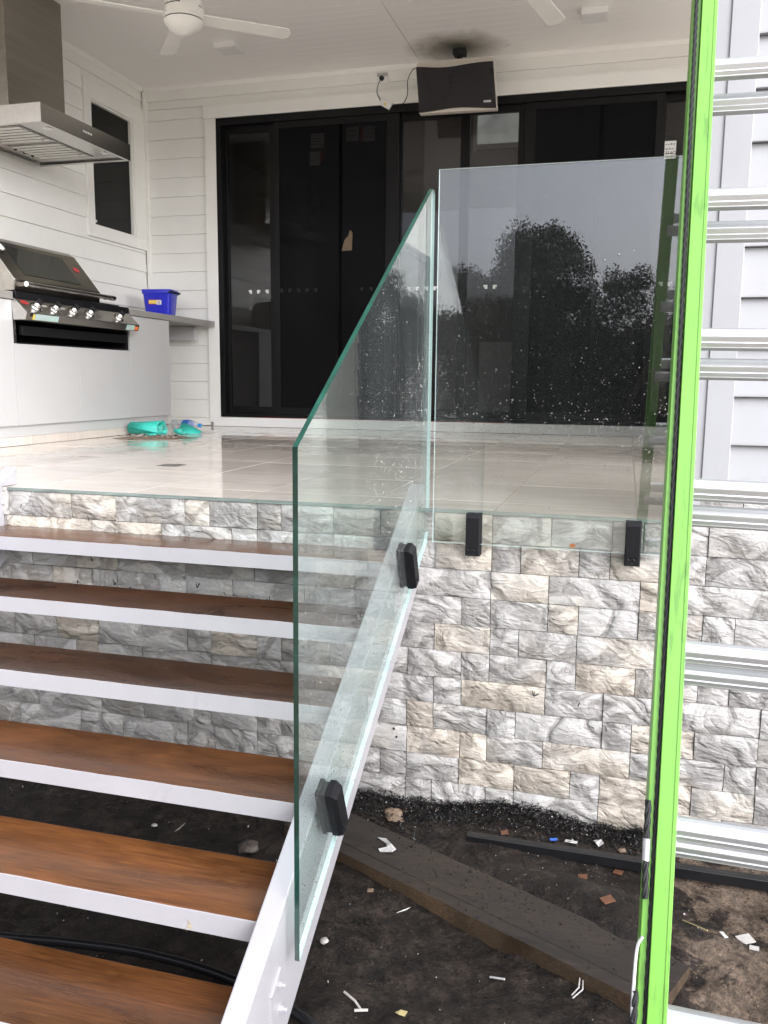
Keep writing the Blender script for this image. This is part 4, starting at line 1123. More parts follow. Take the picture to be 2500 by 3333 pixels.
for k in range(5): q.prism(lq(1.90, 2.05 - 0.02 * k, 0.2 + 0.14 * k, 0.24 + 0.14 * k).v[:4], (0.0012, 0, 0))
build(q, "label_print", 'grey_plastic', bq)
build(lq(1.838, 1.858, 0.0, 0.5), "ignition_socket", 'matt_black', bq)
# hood
LY0, LY1 = 1.835, 2.765
hoodp = [(-3.150, LY0, 0.985), (-3.140, LY0, 1.060), (-3.345, LY0, 1.315), (-3.40, LY0, 1.345), (-3.62, LY0, 1.335), (-3.68, LY0, 1.25), (-3.69, LY0, 0.985)]
ld = build(MB().prism(hoodp, (0, LY1 - LY0, 0)), "hood", 'steel_dark', bq, bev=0.006, smooth=None)
hd = (Vector((-3.345, 0, 1.315)) - Vector((-3.140, 0, 1.060))); hn = Vector((hd.z, 0, -hd.x)).normalized()
def hp(y, s, l=0.001): return Vector((-3.140, y, 1.060)) + hd * s + hn * l
build(MB().prism([hp(1.975, 0.16), hp(2.57, 0.14), hp(2.57, 0.88), hp(1.975, 0.88)], hn * 0.002), "viewing_glass", 'lid_glass', ld)
build(MB().prism([hp(2.655 + 0.035 * math.cos(a), 0.60 + 0.07 * math.sin(a)) for a in [2 * math.pi * k / 18 for k in range(18)]], hn * 0.001), "badge", 'label_red', ld)
build(MB().lathe([(0.040, 0), (0.040, 0.014), (0.034, 0.016), (0.033, 0.012), (0, 0.012)], hp(1.90, 0.80), hn, 24), "thermometer", 'chrome', ld, smooth=35)
build(MB().lathe([(0.031, 0), (0.031, 0.0006), (0, 0.0007)], hp(1.90, 0.80, 0.0135), hn, 24), "dial_face", 'label_white', ld)
hx, hz = -3.088, 1.030
q = MB().tube([(hx, 1.93, hz), (hx, 2.80, hz)], 0.0165, 16); build(q, "handle", 'steel', ld, smooth=40)
for yy in (1.875, 2.80):
    q = MB(); q.lathe([(0.0, -0.001), (0.017, 0.0), (0.019, 0.02), (0.0175, 0.06), (0.0, 0.064)], (hx, yy, hz), (0, 1, 0), 16); q.box(-3.15, hx, yy + 0.012, yy + 0.034, hz - 0.012, hz + 0.012)
    build(q, "handle_end", 'chrome', ld, smooth=40)
build(MB().box(-3.66, -3.135, LY0 - 0.005, BY1, 0.94, 0.984), "cook_top", 'black', bq, bev=0.003)
build(MB().box(-3.60, -3.20, LY1 + 0.02, BY1 - 0.03, 0.9845, 1.000), "side_burner_lid", 'black', bq, bev=0.004)

# ------------------------------------------------------------------ range hood
rh = thing("range_hood", "large stainless canopy range hood with square flue over the barbecue", "range hood", (-3.5, 2.55, 2.05))
HX0, HX1, HY0, HY1, HZ0, HZ1 = -3.828, -3.040, 2.035, 3.065, 2.050, 2.166
q = MB()
q.box(HX0, HX1, HY0, HY0 + 0.0015, HZ0, HZ1).box(HX0, HX1, HY1 - 0.0015, HY1, HZ0, HZ1).box(HX1 - 0.0015, HX1, HY0 + 0.0016, HY1 - 0.0016, HZ0, HZ1).box(HX0, HX1 - 0.0016, HY0 + 0.0016, HY1 - 0.0016, HZ1 - 0.0015, HZ1)
rim = 0.030
q.box(HX0, HX0 + rim, HY0 + 0.0016, HY1 - 0.0016, HZ0 + 0.001, HZ0 + 0.004).box(HX1 - rim, HX1 - 0.0016, HY0 + 0.0016, HY1 - 0.0016, HZ0 + 0.001, HZ0 + 0.004)
q.box(HX0 + rim, HX1 - rim, HY0 + 0.0016, HY0 + rim, HZ0 + 0.001, HZ0 + 0.004).box(HX0 + rim, HX1 - rim, HY1 - rim, HY1 - 0.0016, HZ0 + 0.001, HZ0 + 0.004)
build(q, "canopy", 'steel', rh)
build(MB().box(HX0 + rim, HX1 - rim, HY0 + rim, HY1 - rim, HZ0 + 0.016, HZ0 + 0.018), "soffit_plate", 'steel', rh)
for fy0, fy1 in ((2.12, 2.52), (2.535, 2.935)):
    fl = build(MB().box(-3.70, -3.27, fy0, fy1, HZ0 + 0.0125, HZ0 + 0.0158), "grease_filter", 'steel_dark', rh)
    y = fy0 + 0.022
    while y < fy1 - 0.03:
        build(MB().box(-3.685, -3.285, y, y + 0.038, HZ0 + 0.0085, HZ0 + 0.0122), "baffle", 'filter', fl, bev=0.0018, seg=1)
        y += 0.0585
    y = fy0 + 0.07
    while y < fy1 - 0.05: build(MB().box(-3.70, -3.688, y, y + 0.02, HZ0 + 0.004, HZ0 + 0.012), "filter_clip", 'matt_black', fl); y += 0.095
    build(MB().tube(bez([(-3.31, fy1 - 0.13, HZ0 + 0.008), (-3.31, fy1 - 0.115, HZ0 - 0.006), (-3.31, fy1 - 0.10, HZ0 + 0.008)], 6), 0.0025, 6), "pull_ring", 'chrome', fl)
for y in (2.22, 2.86):
    build(MB().lathe([(0.032, 0.0), (0.032, -0.006), (0.024, -0.007), (0.0, -0.003)], (-3.13, y, HZ0 + 0.0157), n=20), "lamp", 'chrome', rh, smooth=40)
q = MB()
for k in range(6): q.box(HX1 - 0.0002, HX1 + 0.0012, 2.485 + 0.018 * k, 2.491 + 0.018 * k, 2.103, 2.116)
build(q, "touch_button", 'label_white', rh)
q = MB().box(-3.828, -3.445, 2.25, 2.865, HZ1 + 0.001, 3.0985)
build(q, "flue", 'steel_dark', rh, bev=0.002)

# ------------------------------------------------------------------ bucket, mat roll, bottle, sweepings, drain
bk = thing("bucket", "square blue plastic bucket with label standing on the counter end", "bucket", (-3.50, 4.24, 0.978))
def bring(z, hx_, hy_, r=0.025):
    pts = []
    for sx, sy, a0 in ((1, -1, -90), (1, 1, 0), (-1, 1, 90), (-1, -1, 180)):
        for k in range(4):
            a = R(a0 + 30 * k); pts.append((sx * (hx_ - r) + r * math.cos(a), sy * (hy_ - r) + r * math.sin(a), z))
    return pts
q = MB(); n = 16
rings = [bring(0.0, 0.112, 0.080), bring(0.215, 0.130, 0.098), bring(0.215, 0.136, 0.104), bring(0.25, 0.140, 0.108), bring(0.255, 0.137, 0.105), bring(0.25, 0.130, 0.099), bring(0.01, 0.106, 0.075)]
ca, sa = math.cos(R(8)), math.sin(R(8))
def BW(p): return (-3.50 + p[0] * ca - p[1] * sa, 4.24 + p[0] * sa + p[1] * ca, 0.978 + p[2])
fs = []
for i in range(len(rings) - 1):
    for k in range(n):
        l = (k + 1) % n; fs.append((i * n + k, i * n + l, (i + 1) * n + l, (i + 1) * n + k))
fs += [tuple(range(n))[::-1], tuple(range(6 * n, 7 * n))]
q.add([BW(p) for r_ in rings for p in r_], fs)
build(q, "body", 'blue', bk, smooth=40)
def blab(x0, x1, z0, z1, mat, name, d=0.0):
    f = lambda x, z: BW((x, -(0.080 + 0.018 * z / 0.215) - 0.0012 - d, z))
    build(MB().prism([f(x0, z0), f(x1, z0), f(x1, z1), f(x0, z1)], (0, 0.0006, 0)), name, mat, bk)
blab(-0.075, 0.045, 0.123, 0.165, 'label_red', "label_border"); blab(-0.072, 0.0, 0.130, 0.160, 'label_yellow', "label", 0.0008); blab(0.0, 0.046, 0.122, 0.160, 'label_white', "label", 0.0010)
for k, w_ in enumerate((1, 2, 1, 1, 3, 1, 2)):
    blab(0.008 + 0.004 * k, 0.008 + 0.004 * k + 0.0009 * w_, 0.130, 0.152, 'ink', "barcode_bar", 0.0016)
build(MB().tube([BW(p) for p in ((0.12, -0.115, 0.225), (0.145, -0.10, 0.235), (0.158, 0.0, 0.228), (0.15, 0.09, 0.235), (0.12, 0.115, 0.225))], 0.008, 8), "handle", 'matt_black', bk, smooth=50)

mr_ = thing("rolled_mat", "rolled turquoise rubber mat lying on the tiles beside the bench kickboard", "mat", (-2.97, 3.08, 0))
axm = Vector((0.34, -0.055, 0)).normalized(); sdm = Vector((axm.y, -axm.x, 0)) * -1
def spiral(c, r0, turns, grow, n=46, ph=0.0, flat=0.86):
    out = []
    for k in range(n):
        a = ph + 2 * math.pi * turns * k / (n - 1); r_ = r0 + grow * k / (n - 1)
        out.append(Vector(c) + sdm * (r_ * math.cos(a)) + Vector((0, 0, r_ * math.sin(a) * flat)))
    return out
def sheet(loop_a, loop_b, th, name, parent):
    n = len(loop_a); vs = list(loop_a) + list(loop_b); fs = [(i, i + 1, n + i + 1, n + i) for i in range(n - 1)]
    o = build(MB().add(vs, fs), name, ['turquoise', 'turq_inner'], parent, smooth=60)
    md = o.modifiers.new("thickness", 'SOLIDIFY'); md.thickness = th; md.offset = 0; md.material_offset_rim = 1
    return o
c0 = Vector((-3.135, 3.10, 0.048)); c1 = Vector((-2.815, 3.05, 0.046))
sheet(spiral(c0, 0.028, 2.4, 0.022, ph=0.3), spiral(c1, 0.020, 2.4, 0.030, ph=0.3), 0.0022, "roll", mr_)
pa = [c0 + Vector((0.03, 0, 0)) + sdm * s + Vector((0, 0, z)) for s, z in ((0.045, 0.0), (0.02, 0.045), (-0.02, 0.056), (-0.05, 0.05), (-0.085, 0.02))]
pb = [c1 + sdm * s + Vector((0, 0, z)) for s, z in ((0.03, 0.035), (0.0, 0.075), (-0.045, 0.062), (-0.085, 0.03), (-0.07, -0.02))]
sheet(bez(pa, 5), bez(pb, 5), 0.0022, "flap", mr_)
sheet([Vector((-2.95, 2.985, z)) + Vector((0, s, 0)) for s, z in ((0.0, 0.003), (0.0, 0.016), (0.012, 0.024), (0.024, 0.016), (0.024, 0.003))],
      [Vector((-2.84, 2.965, z)) + Vector((0, s, 0)) for s, z in ((0.0, 0.003), (0.0, 0.016), (0.012, 0.024), (0.024, 0.016), (0.024, 0.003))], 0.002, "offcut", mr_)
mc = thing("mat_offcut", "folded turquoise mat offcut standing like a tent beside the plastic bottle", "mat offcut", (-2.78, 3.4, 0))
sheet([Vector(p) for p in ((-2.875, 3.36, 0.002), (-2.875, 3.40, 0.05), (-2.865, 3.45, 0.092), (-2.85, 3.47, 0.06))],
      [Vector(p) for p in ((-2.69, 3.38, 0.001), (-2.69, 3.40, 0.008), (-2.69, 3.43, 0.014), (-2.68, 3.46, 0.006))], 0.002, "sheet", mc)
sheet([Vector((-2.90, 3.33, 0)) + Vector((0.004 * k, 0.018 * math.cos(a), 0.022 + 0.020 * math.sin(a))) for k, a in enumerate([2 * math.pi * i / 12 for i in range(13)])],
      [Vector((-2.83, 3.33, 0)) + Vector((0.004 * k, 0.018 * math.cos(a), 0.022 + 0.020 * math.sin(a))) for k, a in enumerate([2 * math.pi * i / 12 for i in range(13)])], 0.002, "curl", mc)
bt = thing("plastic_bottle", "empty clear plastic drink bottle with blue label lying on the tiles", "bottle", (-3.05, 3.87, 0))
b0 = Vector((-3.215, 3.90, 0.045)); bax = Vector((0.30, -0.07, 0)).normalized()
build(MB().lathe([(0.0, 0.004), (0.036, 0.0), (0.044, 0.012), (0.0445, 0.10), (0.043, 0.15), (0.0445, 0.20), (0.041, 0.235), (0.028, 0.268), (0.014, 0.285), (0.0135, 0.295)], b0, bax, 28), "shell", 'bottle', bt, smooth=50)
build(MB().lathe([(0.0455, 0.135), (0.0458, 0.14), (0.0458, 0.20), (0.0452, 0.205)], b0, bax, 28), "label", 'label_blue', bt, smooth=50)
build(MB().lathe([(0.0166, 0.292), (0.0166, 0.315), (0.0, 0.316)], b0, bax, 18), "cap", 'cap_blue', bt, smooth=40)
_lb = b0 + bax * 0.155 + Vector((0, 0, 0)); _ld = Vector((0.5, -0.866, 0.15)).normalized()
build(MB().prism([_lb + _ld * 0.0466 + bax * a + Vector((0, 0, b)) for a, b in ((-0.012, -0.012), (0.018, -0.012), (0.018, 0.016), (-0.012, 0.016))], _ld * 0.0006), "label_print", 'label_white', bt)

pile = MB(); q2 = random.Random(11)
NP = 26
for j in range(NP + 1):
    for i in range(NP + 1):
        u, v = i / NP * 2 - 1, j / NP * 2 - 1
        x = -2.77 + 0.27 * u; y = 2.86 + 0.20 * v - 0.10 * u * 0 + 0.1 * u
        rr = math.hypot(u, v) + 0.3 * (vnoise(u * 3 + 9, v * 3) - 0.5)
        h = max(0, 1 - rr) ** 0.7 * 0.018 * (0.5 + vnoise(u * 9, v * 9, 3))
        pile.v.append((x, y, h - 0.001))
for j in range(NP):
    for i in range(NP):
        f = (j * (NP + 1) + i, j * (NP + 1) + i + 1, (j + 1) * (NP + 1) + i + 1, (j + 1) * (NP + 1) + i)
        if max(pile.v[k][2] for k in f) > 0.0: pile.f.append(f); pile.mi.append(0)
for _ in range(90):
    a = q2.uniform(0, 6.28); r_ = q2.random() ** 0.6
    x, y = -2.79 + 0.27 * r_ * math.cos(a), 2.86 + 0.17 * r_ * math.sin(a) + 0.027 * math.cos(a)
    s = q2.uniform(0.003, 0.012); t = q2.uniform(0, 3.1)
    pile.obox((x, y, 0.012 + q2.uniform(0, 0.008)), (math.cos(t), math.sin(t), 0.2), (-math.sin(t), math.cos(t), 0), (0, 0, 1), s, s * 0.6, 0.002, q2.choice((0, 1, 1, 2)))
po = build(pile, "sweepings", ['dirt_pile', 'paper', 'twig'], smooth=30)
po['kind'] = 'stuff'; tag(po, "heap of swept brown dirt and pale chips on the tiles by the rolled mat", "dirt pile")
dr = thing("floor_drain", "small square dark floor drain let into the wet tiles", "drain", (-1.62, 1.04, 0))
build(MB().box(-1.675, -1.565, 0.985, 1.095, 0.0004, 0.0022), "grate", 'steel_dark', dr, bev=0.0005)
for x, y in ((-1.64, 1.05), (-1.60, 1.03)): build(MB().lathe([(0.004, 0), (0.003, 0.0012), (0, 0.0013)], (x, y, 0.0022), n=8), "screw", 'chrome', dr)

# ------------------------------------------------------------------ extension ladder
LD = thing("extension_ladder", "bright green fibreglass extension ladder with aluminium rungs leaning in front of the house wall", "ladder", (0.75, -1.8, GZ))
L0 = Vector((0.74544, -1.58183, -0.57243)); d_ = Vector((0.01457, 0.369084, 0.929282)).normalized()
n_ = Vector((0, -0.92938, 0.36912)); x_ = Vector((1, 0, 0)); x_ = (x_ - d_ * x_.dot(d_)).normalized()
def LP(a, s, n): return L0 + x_ * a + d_ * s + n_ * n
S0, S1 = -0.56, 3.85
def rail(a0, a1, n0, n1, web_left, s0, s1, lab):
    """channel section standing along the ladder: two flanges and a web, lipped edges"""
    t = 0.0055
    wa0, wa1 = (a0, a0 + t) if web_left else (a1 - t, a1)
    prof = [(a0, n0), (a1, n0), (a1, n1), (a0, n1)]
    if web_left: prof = [(a0, n0), (a1, n0), (a1, n0 - t), (a0 + t, n0 - t), (a0 + t, n1 + t), (a1, n1 + t), (a1, n1), (a0, n1)]
    else: prof = [(a1, n0), (a1, n1), (a0, n1), (a0, n1 + t), (a1 - t, n1 + t), (a1 - t, n0 - t), (a0, n0 - t), (a0, n0)]
    q = MB().prism([LP(a, s0, n) for a, n in prof], d_ * (s1 - s0))
    o = build(q, "rail", 'rail_green', LD, bev=0.0012, seg=2, label=lab)
    return o
r1 = rail(-0.0305, 0.0, 0.0, -0.066, False, S0 + 0.25, S1, "left rail of the front section, bright green")
build(MB().prism([LP(-0.0062, S0 + 0.25, 0.0012), LP(0.0008, S0 + 0.25, 0.0012), LP(0.0008, S0 + 0.25, -0.004), LP(-0.0062, S0 + 0.25, -0.004)], d_ * (S1 - S0 - 0.25)), "lip", 'rail_green', r1, bev=0.001)
rail(-0.0475, -0.0312, -0.012, -0.125, True, S0, 2.6, "left rail of the rear section")
rail(0.405, 0.4355, 0.0, -0.066, True, S0 + 0.25, S1, "right rail of the front section")
rail(0.434, 0.454, -0.040, -0.135, False, S0, 2.6, "right rail of the rear section")
def rung(s, nc, a0, a1):
    """D-shaped ribbed rung; s is its upper edge along the rail"""
    pr = []
    for k in range(9):
        a = R(-12 + 24 * k); pr.append((0.0205 * math.cos(a), 0.0205 * math.sin(a)))
    base = [(-0.012, 0.0200), (0.003, 0.0205), (0.0110, 0.0185), (0.0165, 0.0130), (0.0192, 0.0060), (0.0195, -0.0020), (0.0175, -0.0045), (0.0110, -0.0112), (0.0122, -0.0126), (0.0050, -0.0190), (0.0050, -0.0205), (-0.0090, -0.0205), (-0.0170, -0.0120), (-0.0195, 0.0020), (-0.0180, 0.0130)]
    pts = [LP(a0, s - 0.0205 + z, nc + y) for y, z in base]
    o = build(MB().prism(pts, x_ * (a1 - a0)), "rung", 'ladder_metal', LD, bev=0.0008, seg=1, smooth=None)
    q = MB().prism([LP(a0 - 0.0008, s - 0.0205 + z * 1.12, nc + y * 1.12) for y, z in base], x_ * 0.004)
    build(q, "ferrule", 'ladder_metal', o)
    return o
k = -1
while -0.305 + 0.305 * (k + 1) < S1 - 0.2:
    s = 0.305 * k
    if s > S0 + 0.3: rung(s, -0.033, 0.0002, 0.4048)
    k += 1
for k in range(-1, 9): rung(-0.035 + 0.305 * k, -0.098, -0.0225, 0.4275)
def rope(path, r=0.0046, lay=0.022, name="rope"):
    """three-strand laid rope"""
    P = [Vector(p) for p in path]
    # resample
    L = [0.0]
    for a, b in zip(P[:-1], P[1:]): L.append(L[-1] + (b - a).length)
    N = max(8, int(L[-1] / 0.006)); q = MB()
    def at(s):
        for i in range(len(L) - 1):
            if s <= L[i + 1] or i == len(L) - 2:
                t = (s - L[i]) / max(1e-6, L[i + 1] - L[i]); return P[i].lerp(P[i + 1], t), (P[i + 1] - P[i]).normalized()
    for st_ in range(3):
        pts = []
        for k in range(N + 1):
            s = L[-1] * k / N; p, t = at(s); a = 2 * math.pi * (s / (lay * 3) + st_ / 3)
            u = t.cross(Vector((0.2, -1, 0.1))).normalized(); w = t.cross(u)
            pts.append(p + (u * math.cos(a) + w * math.sin(a)) * r * 0.48)
        q.tube(pts, r * 0.56, 6)
    return build(q, name, 'rope', LD, smooth=80)
rope([LP(-0.0430, S1 - 0.4, -0.0075), LP(-0.0415, 1.95, -0.0075), LP(-0.0355, 1.0, -0.0075), LP(-0.0342, 0.6, -0.0085), LP(-0.0330, 0.2, -0.0105), LP(-0.0325, -0.5, -0.011)], 0.0042)
rope([LP(-0.0475, 0.325, -0.006), LP(-0.047, 0.26, -0.006), LP(-0.0455, 0.20, -0.006), LP(-0.0438, 0.165, -0.006)], 0.0058)
rope([LP(-0.0505, 0.02, -0.006), LP(-0.051, -0.10, -0.006), LP(-0.0525, -0.25, -0.006), LP(-0.053, -0.5, -0.006)], 0.0058)
build(MB().tube([LP(-0.0465, 0.262, -0.006), LP(-0.046, 0.226, -0.006)], 0.0066, 12), "rope_crimp", 'ladder_metal', LD, smooth=50)
build(MB().tube(bez([LP(-0.044, 0.105, -0.006), LP(-0.052, 0.085, -0.006), LP(-0.054, 0.03, -0.006), LP(-0.0535, -0.02, -0.006), LP(-0.047, -0.04, -0.006)], 6), 0.0028, 6), "rope_hook", 'grey_plastic', LD, smooth=50)
for a in (-0.047, 0.434):
    build(MB().prism([LP(a - 0.004, S0 - 0.02, -0.03), LP(a + 0.024, S0 - 0.02, -0.03), LP(a + 0.024, S0 - 0.02, -0.145), LP(a - 0.004, S0 - 0.02, -0.145)], d_ * 0.06), "foot", 'black', LD, bev=0.004)

# ------------------------------------------------------------------ things lying on the soil
tb = thing("timber_sleeper", "old wet timber sleeper lying half sunk in the soil below the stone wall", "sleeper", (0.25, -0.58, GZ))
u = Vector((0.906, -0.423, 0)); v = Vector((0.423, 0.906, 0)); o_ = Vector((-0.42, -0.385, 0))
q = MB(); N = 40; vs = []
for k in range(N + 1):
    s = 1.32 * k / N; wv = 0.004 * (vnoise(s * 9, 1.1) - 0.5); zz = -1.051 + 0.003 * (vnoise(s * 6, 4.4) - 0.5)
    for t, z in ((0.0, zz - 0.062), (0.0 + wv, zz), (0.042, zz + 0.0006), (0.046, zz - 0.0035), (0.050, zz + 0.0006), (0.205, zz + 0.001), (0.205, zz - 0.062)):
        p = o_ + u * s + v * t; vs.append((p.x, p.y, z))
n = 7; fs = []; mi = []
for k in range(N):
    for j in range(n - 1):
        fs.append((k * n + j, (k + 1) * n + j, (k + 1) * n + j + 1, k * n + j + 1)); mi.append(1 if j == 0 else 0)
fs += [tuple(range(n))[::-1], tuple(range(N * n, (N + 1) * n))]; mi += [1, 1]
q.v, q.f, q.mi = vs, fs, mi
build(q, "beam", ['sleeper', 'sleeper_side'], tb, smooth=30)
tag(build(MB().box(0.187, 1.75, -0.268, -0.236, -1.094, -1.058), "steel_bar", 'bar', loc=(0.9, -0.25, -1.09), bev=0.003), "long black square steel tube lying on the soil in front of the wall", "steel tube")
tag(build(MB().tube(bez([(-1.25, -1.16, -1.088), (-0.906, -1.117, -1.082), (-0.745, -1.094, -1.080), (-0.528, -1.077, -1.080), (-0.266, -1.105, -1.080), (0.0, -1.20, -1.083), (0.2, -1.36, -1.088)]), 0.0125, 12), "hose", 'hose', loc=(-0.5, -1.09, -1.09), smooth=60),
    "glossy black poly pipe curving across the soil under the lowest treads", "pipe")

def lump(name, c, r, mat, label, cat, group=None, sq=(1, 1, 0.5), seed=0):
    q_ = random.Random(seed); mb = MB(); n, m = 9, 6; vs, fs = [], []
    for i in range(m + 1):
        th = math.pi * i / m
        for k in range(n):
            a = 2 * math.pi * k / n; rr = r * q_.uniform(0.75, 1.15)
            vs.append((c[0] + rr * math.sin(th) * math.cos(a) * sq[0], c[1] + rr * math.sin(th) * math.sin(a) * sq[1], c[2] + rr * math.cos(th) * sq[2]))
    for i in range(m):
        for k in range(n): l = (k + 1) % n; fs.append((i * n + k, i * n + l, (i + 1) * n + l, (i + 1) * n + k))
    mb.add(vs, fs)
    return tag(build(mb, name, mat, loc=c, smooth=60), label, cat, group)
def gz(x, y): return gheight(x, y)
lump("clay_clod", (-0.105, -0.125, gz(-0.105, -0.125) + 0.008), 0.034, 'clod', "pale clay clod on the black mulch right of the stringer", "clod", seed=3, sq=(1.1, 0.7, 0.5))
lump("clay_clod", (-0.085, -0.180, gz(-0.085, -0.18) + 0.006), 0.024, 'clod', "smaller clay clod in front of the pale clod near the wall foot", "clod", seed=5, sq=(1.4, 0.7, 0.5))
lump("rock", (-0.497, -0.509, gz(-0.497, -0.509) + 0.01), 0.036, 'rock', "rounded mud-coloured rock between the treads beside the stringer", "rock", seed=9)
lump("pebble", (-0.872, -0.459, gz(-0.872, -0.459) + 0.006), 0.011, 'pebble', "small grey pebble on dark soil seen between the lower treads", "pebble", seed=4)
lump("pebble", (-0.095, -0.889, gz(-0.095, -0.889) + 0.006), 0.013, 'pebble', "small pale pebble on the soil just right of the stair stringer", "pebble", seed=6)
lump("pebble", (0.69, -0.155, gz(0.69, -0.155) + 0.006), 0.014, 'clod', "brownish pebble behind the black steel tube, left of the ladder", "pebble", seed=8)
def scrap(name, c, pts, mat, label, cat, lift=0.004, curl=0.006, group=None, th=0.0012):
    z = gz(*c) + lift
    vs = [(c[0] + a, c[1] + b, z + curl * ((i * 37 % 5) / 4.0)) for i, (a, b) in enumerate(pts)]
    n = len(vs); vs2 = [(x, y, zz - th) for x, y, zz in vs]
    fs = [tuple(range(n)), tuple(range(n, 2 * n))[::-1]] + [(i, n + i, n + (i + 1) % n, (i + 1) % n) for i in range(n)]
    return tag(build(MB().add(vs + vs2, fs), name, mat, loc=(c[0], c[1], z)), label, cat, group)
sp_ = scrap("paper_scrap", (-0.045, -0.43), [(-0.045, 0.045), (-0.012, 0.038), (0.012, 0.005), (0.035, -0.012), (0.028, -0.04), (-0.012, -0.038), (-0.02, -0.03), (0.005, -0.02), (-0.005, 0.012)], 'paper', "torn white paper scrap lying on the timber sleeper", "paper", 0.0, 0.010)
sp_.location.z = -1.046
def rect(w, h, a):
    ca_, sa_ = math.cos(R(a)), math.sin(R(a))
    return [(x * ca_ - y * sa_, x * sa_ + y * ca_) for x, y in ((-w, -h), (w, -h), (w, h), (-w, h))]
scrap("tile_chip", (1.023, -0.551), rect(0.021, 0.017, 28), 'chip_white', "larger square white tile chip on the mud right of the ladder", "chip", 0.006, 0.004, th=0.003)
scrap("tile_chip", (1.035, -0.622), rect(0.012, 0.008, -10), 'chip_white', "smaller white tile chip in front of the larger square one", "chip", 0.006, 0.002, th=0.003)
scrap("tile_chip", (0.962, -0.582), rect(0.012, 0.006, 120), 'paper', "grey-white sliver of tile left of the larger square chip", "chip", 0.006, 0.003, th=0.002)
scrap("tile_chip", (1.016, -0.135), [(-0.014, 0.02), (0.0, -0.022), (0.014, -0.006)], 'paper', "triangular white chip behind the black tube right of the ladder", "chip", 0.008, 0.004)
scrap("paper_scrap", (0.525, -0.183), rect(0.020, 0.007, -8), 'paper', "flat white paper strip on mulch behind the black tube", "paper", 0.008, 0.004)
scrap("paper_scrap", (0.614, -0.150), [(-0.018, 0.012), (0.008, 0.02), (0.016, -0.01), (0.0, -0.028), (-0.01, -0.01)], 'paper', "crumpled pale paper piece on mulch near the ladder", "paper", 0.010, 0.008)
scrap("plastic_scrap", (0.467, -0.184), rect(0.012, 0.006, 12), 'label_blue', "small blue plastic scrap behind the black steel tube", "scrap", 0.008, 0.004)
for x, y, s, a, t in ((0.303, -0.184, 0.013, 20, "orange bark chip on mulch near the left end of the black tube"), (0.679, -0.284, 0.014, -20, "orange bark chip in front of the black tube beside the ladder"),
                   (0.649, -0.567, 0.018, 35, "largest orange bark chip on the mud right of the sleeper"), (0.572, -0.358, 0.014, 5, "dull orange chip on the mud between tube and sleeper")):
    scrap("bark_chip", (x, y), rect(s, s * 0.75, a), 'bark_orange', t, "bark chip", 0.006, 0.005, "orange bark chips on the soil", 0.003)

scrap("bark_chip", (-0.036, -0.645), rect(0.009, 0.006, 10), 'clod', "tan wood chip on soil in front of the sleeper", "bark chip", 0.006, 0.003, "orange bark chips on the soil", 0.003)
scrap("leaf", (0.176, -1.091), [(-0.016, 0.0), (-0.004, 0.010), (0.014, 0.006), (0.010, -0.008), (-0.006, -0.008)], 'dry_grass', "pale yellow leaf scrap on the soil at the bottom of the picture", "leaf", 0.008, 0.004)
scrap("leaf", (0.08, -0.687), [(-0.02, -0.016), (-0.004, 0.0), (0.014, 0.016), (0.004, 0.004)], 'paper', "thin pale shaving on soil in front of the sleeper", "shaving", 0.006, 0.004)
scrap("leaf", (-0.771, -0.468), [(-0.008, -0.02), (0.006, -0.01), (0.010, 0.022), (-0.002, 0.006)], 'pebble', "small upright pale leaf between two treads", "leaf", 0.02, 0.012)
nl = build(MB().tube([(0.02, -1.065, gz(0.02, -1.065) + 0.008), (0.055, -1.085, gz(0.05, -1.09) + 0.008), (0.078, -1.105, gz(0.078, -1.1) + 0.008)], 0.0032, 6).tube([(0.062, -1.113, gz(0.07, -1.1) + 0.009), (0.092, -1.098, gz(0.09, -1.1) + 0.009)], 0.0035, 6), "nail", 'pebble', loc=(0.05, -1.085, GZ))
tag(nl, "bent pale nail lying on the soil near the bottom edge", "nail")
tag(build(MB().tube([(0.585 + 0.004, -0.855, -1.07), (0.588, -0.875, -1.085), (0.572, -0.905, -1.088)], 0.0018, 6).tube([(0.597, -0.855, -1.07), (0.598, -0.880, -1.085), (0.575, -0.915, -1.088)], 0.0018, 6), "cable_tie", 'paper', loc=(0.585, -0.88, -1.09)),
    "white doubled cable end poking out beneath the sleeper edge", "cable")
tag(build(MB().tube([(0.36, -0.872, gz(0.36, -0.87) + 0.006), (0.40, -0.884, gz(0.4, -0.88) + 0.006)], 0.0028, 6), "twig", 'paper', loc=(0.38, -0.878, GZ)), "short pale twig on the soil in front of the sleeper", "twig")
tag(build(MB().tube([(0.86, -0.515, gz(0.86, -0.515) + 0.006), (0.92, -0.58, gz(0.92, -0.58) + 0.006)], 0.0018, 6), "straw", 'dry_grass', loc=(0.89, -0.55, GZ)), "single straw stalk on sandy mud right of the ladder", "straw")
tag(build(MB().prism([(0.468, -0.040, -0.094), (0.480, -0.0395, -0.104), (0.490, -0.040, -0.093), (0.484, -0.041, -0.087), (0.477, -0.0405, -0.089)], (0, -0.0012, 0)), "fallen_leaf", 'leaf_litter', loc=(0.48, -0.04, -0.095)), "small rust-brown leaf stuck to the lower edge of the straight glass", "leaf")
for x, z, t in ((-0.135, -0.823, "upper"), (-0.125, -0.853, "lower")):
    tag(build(MB().lathe([(0.0055, 0), (0.0065, 0.004), (0.0045, 0.007), (0, 0.008)], (x, -0.010, z), (0, -1, 0), 8), "screw", 'chrome', loc=(x, -0.01, z)), f"{t} of two screw heads in the stone wall beside the stringer", "screw")
lf = MB()
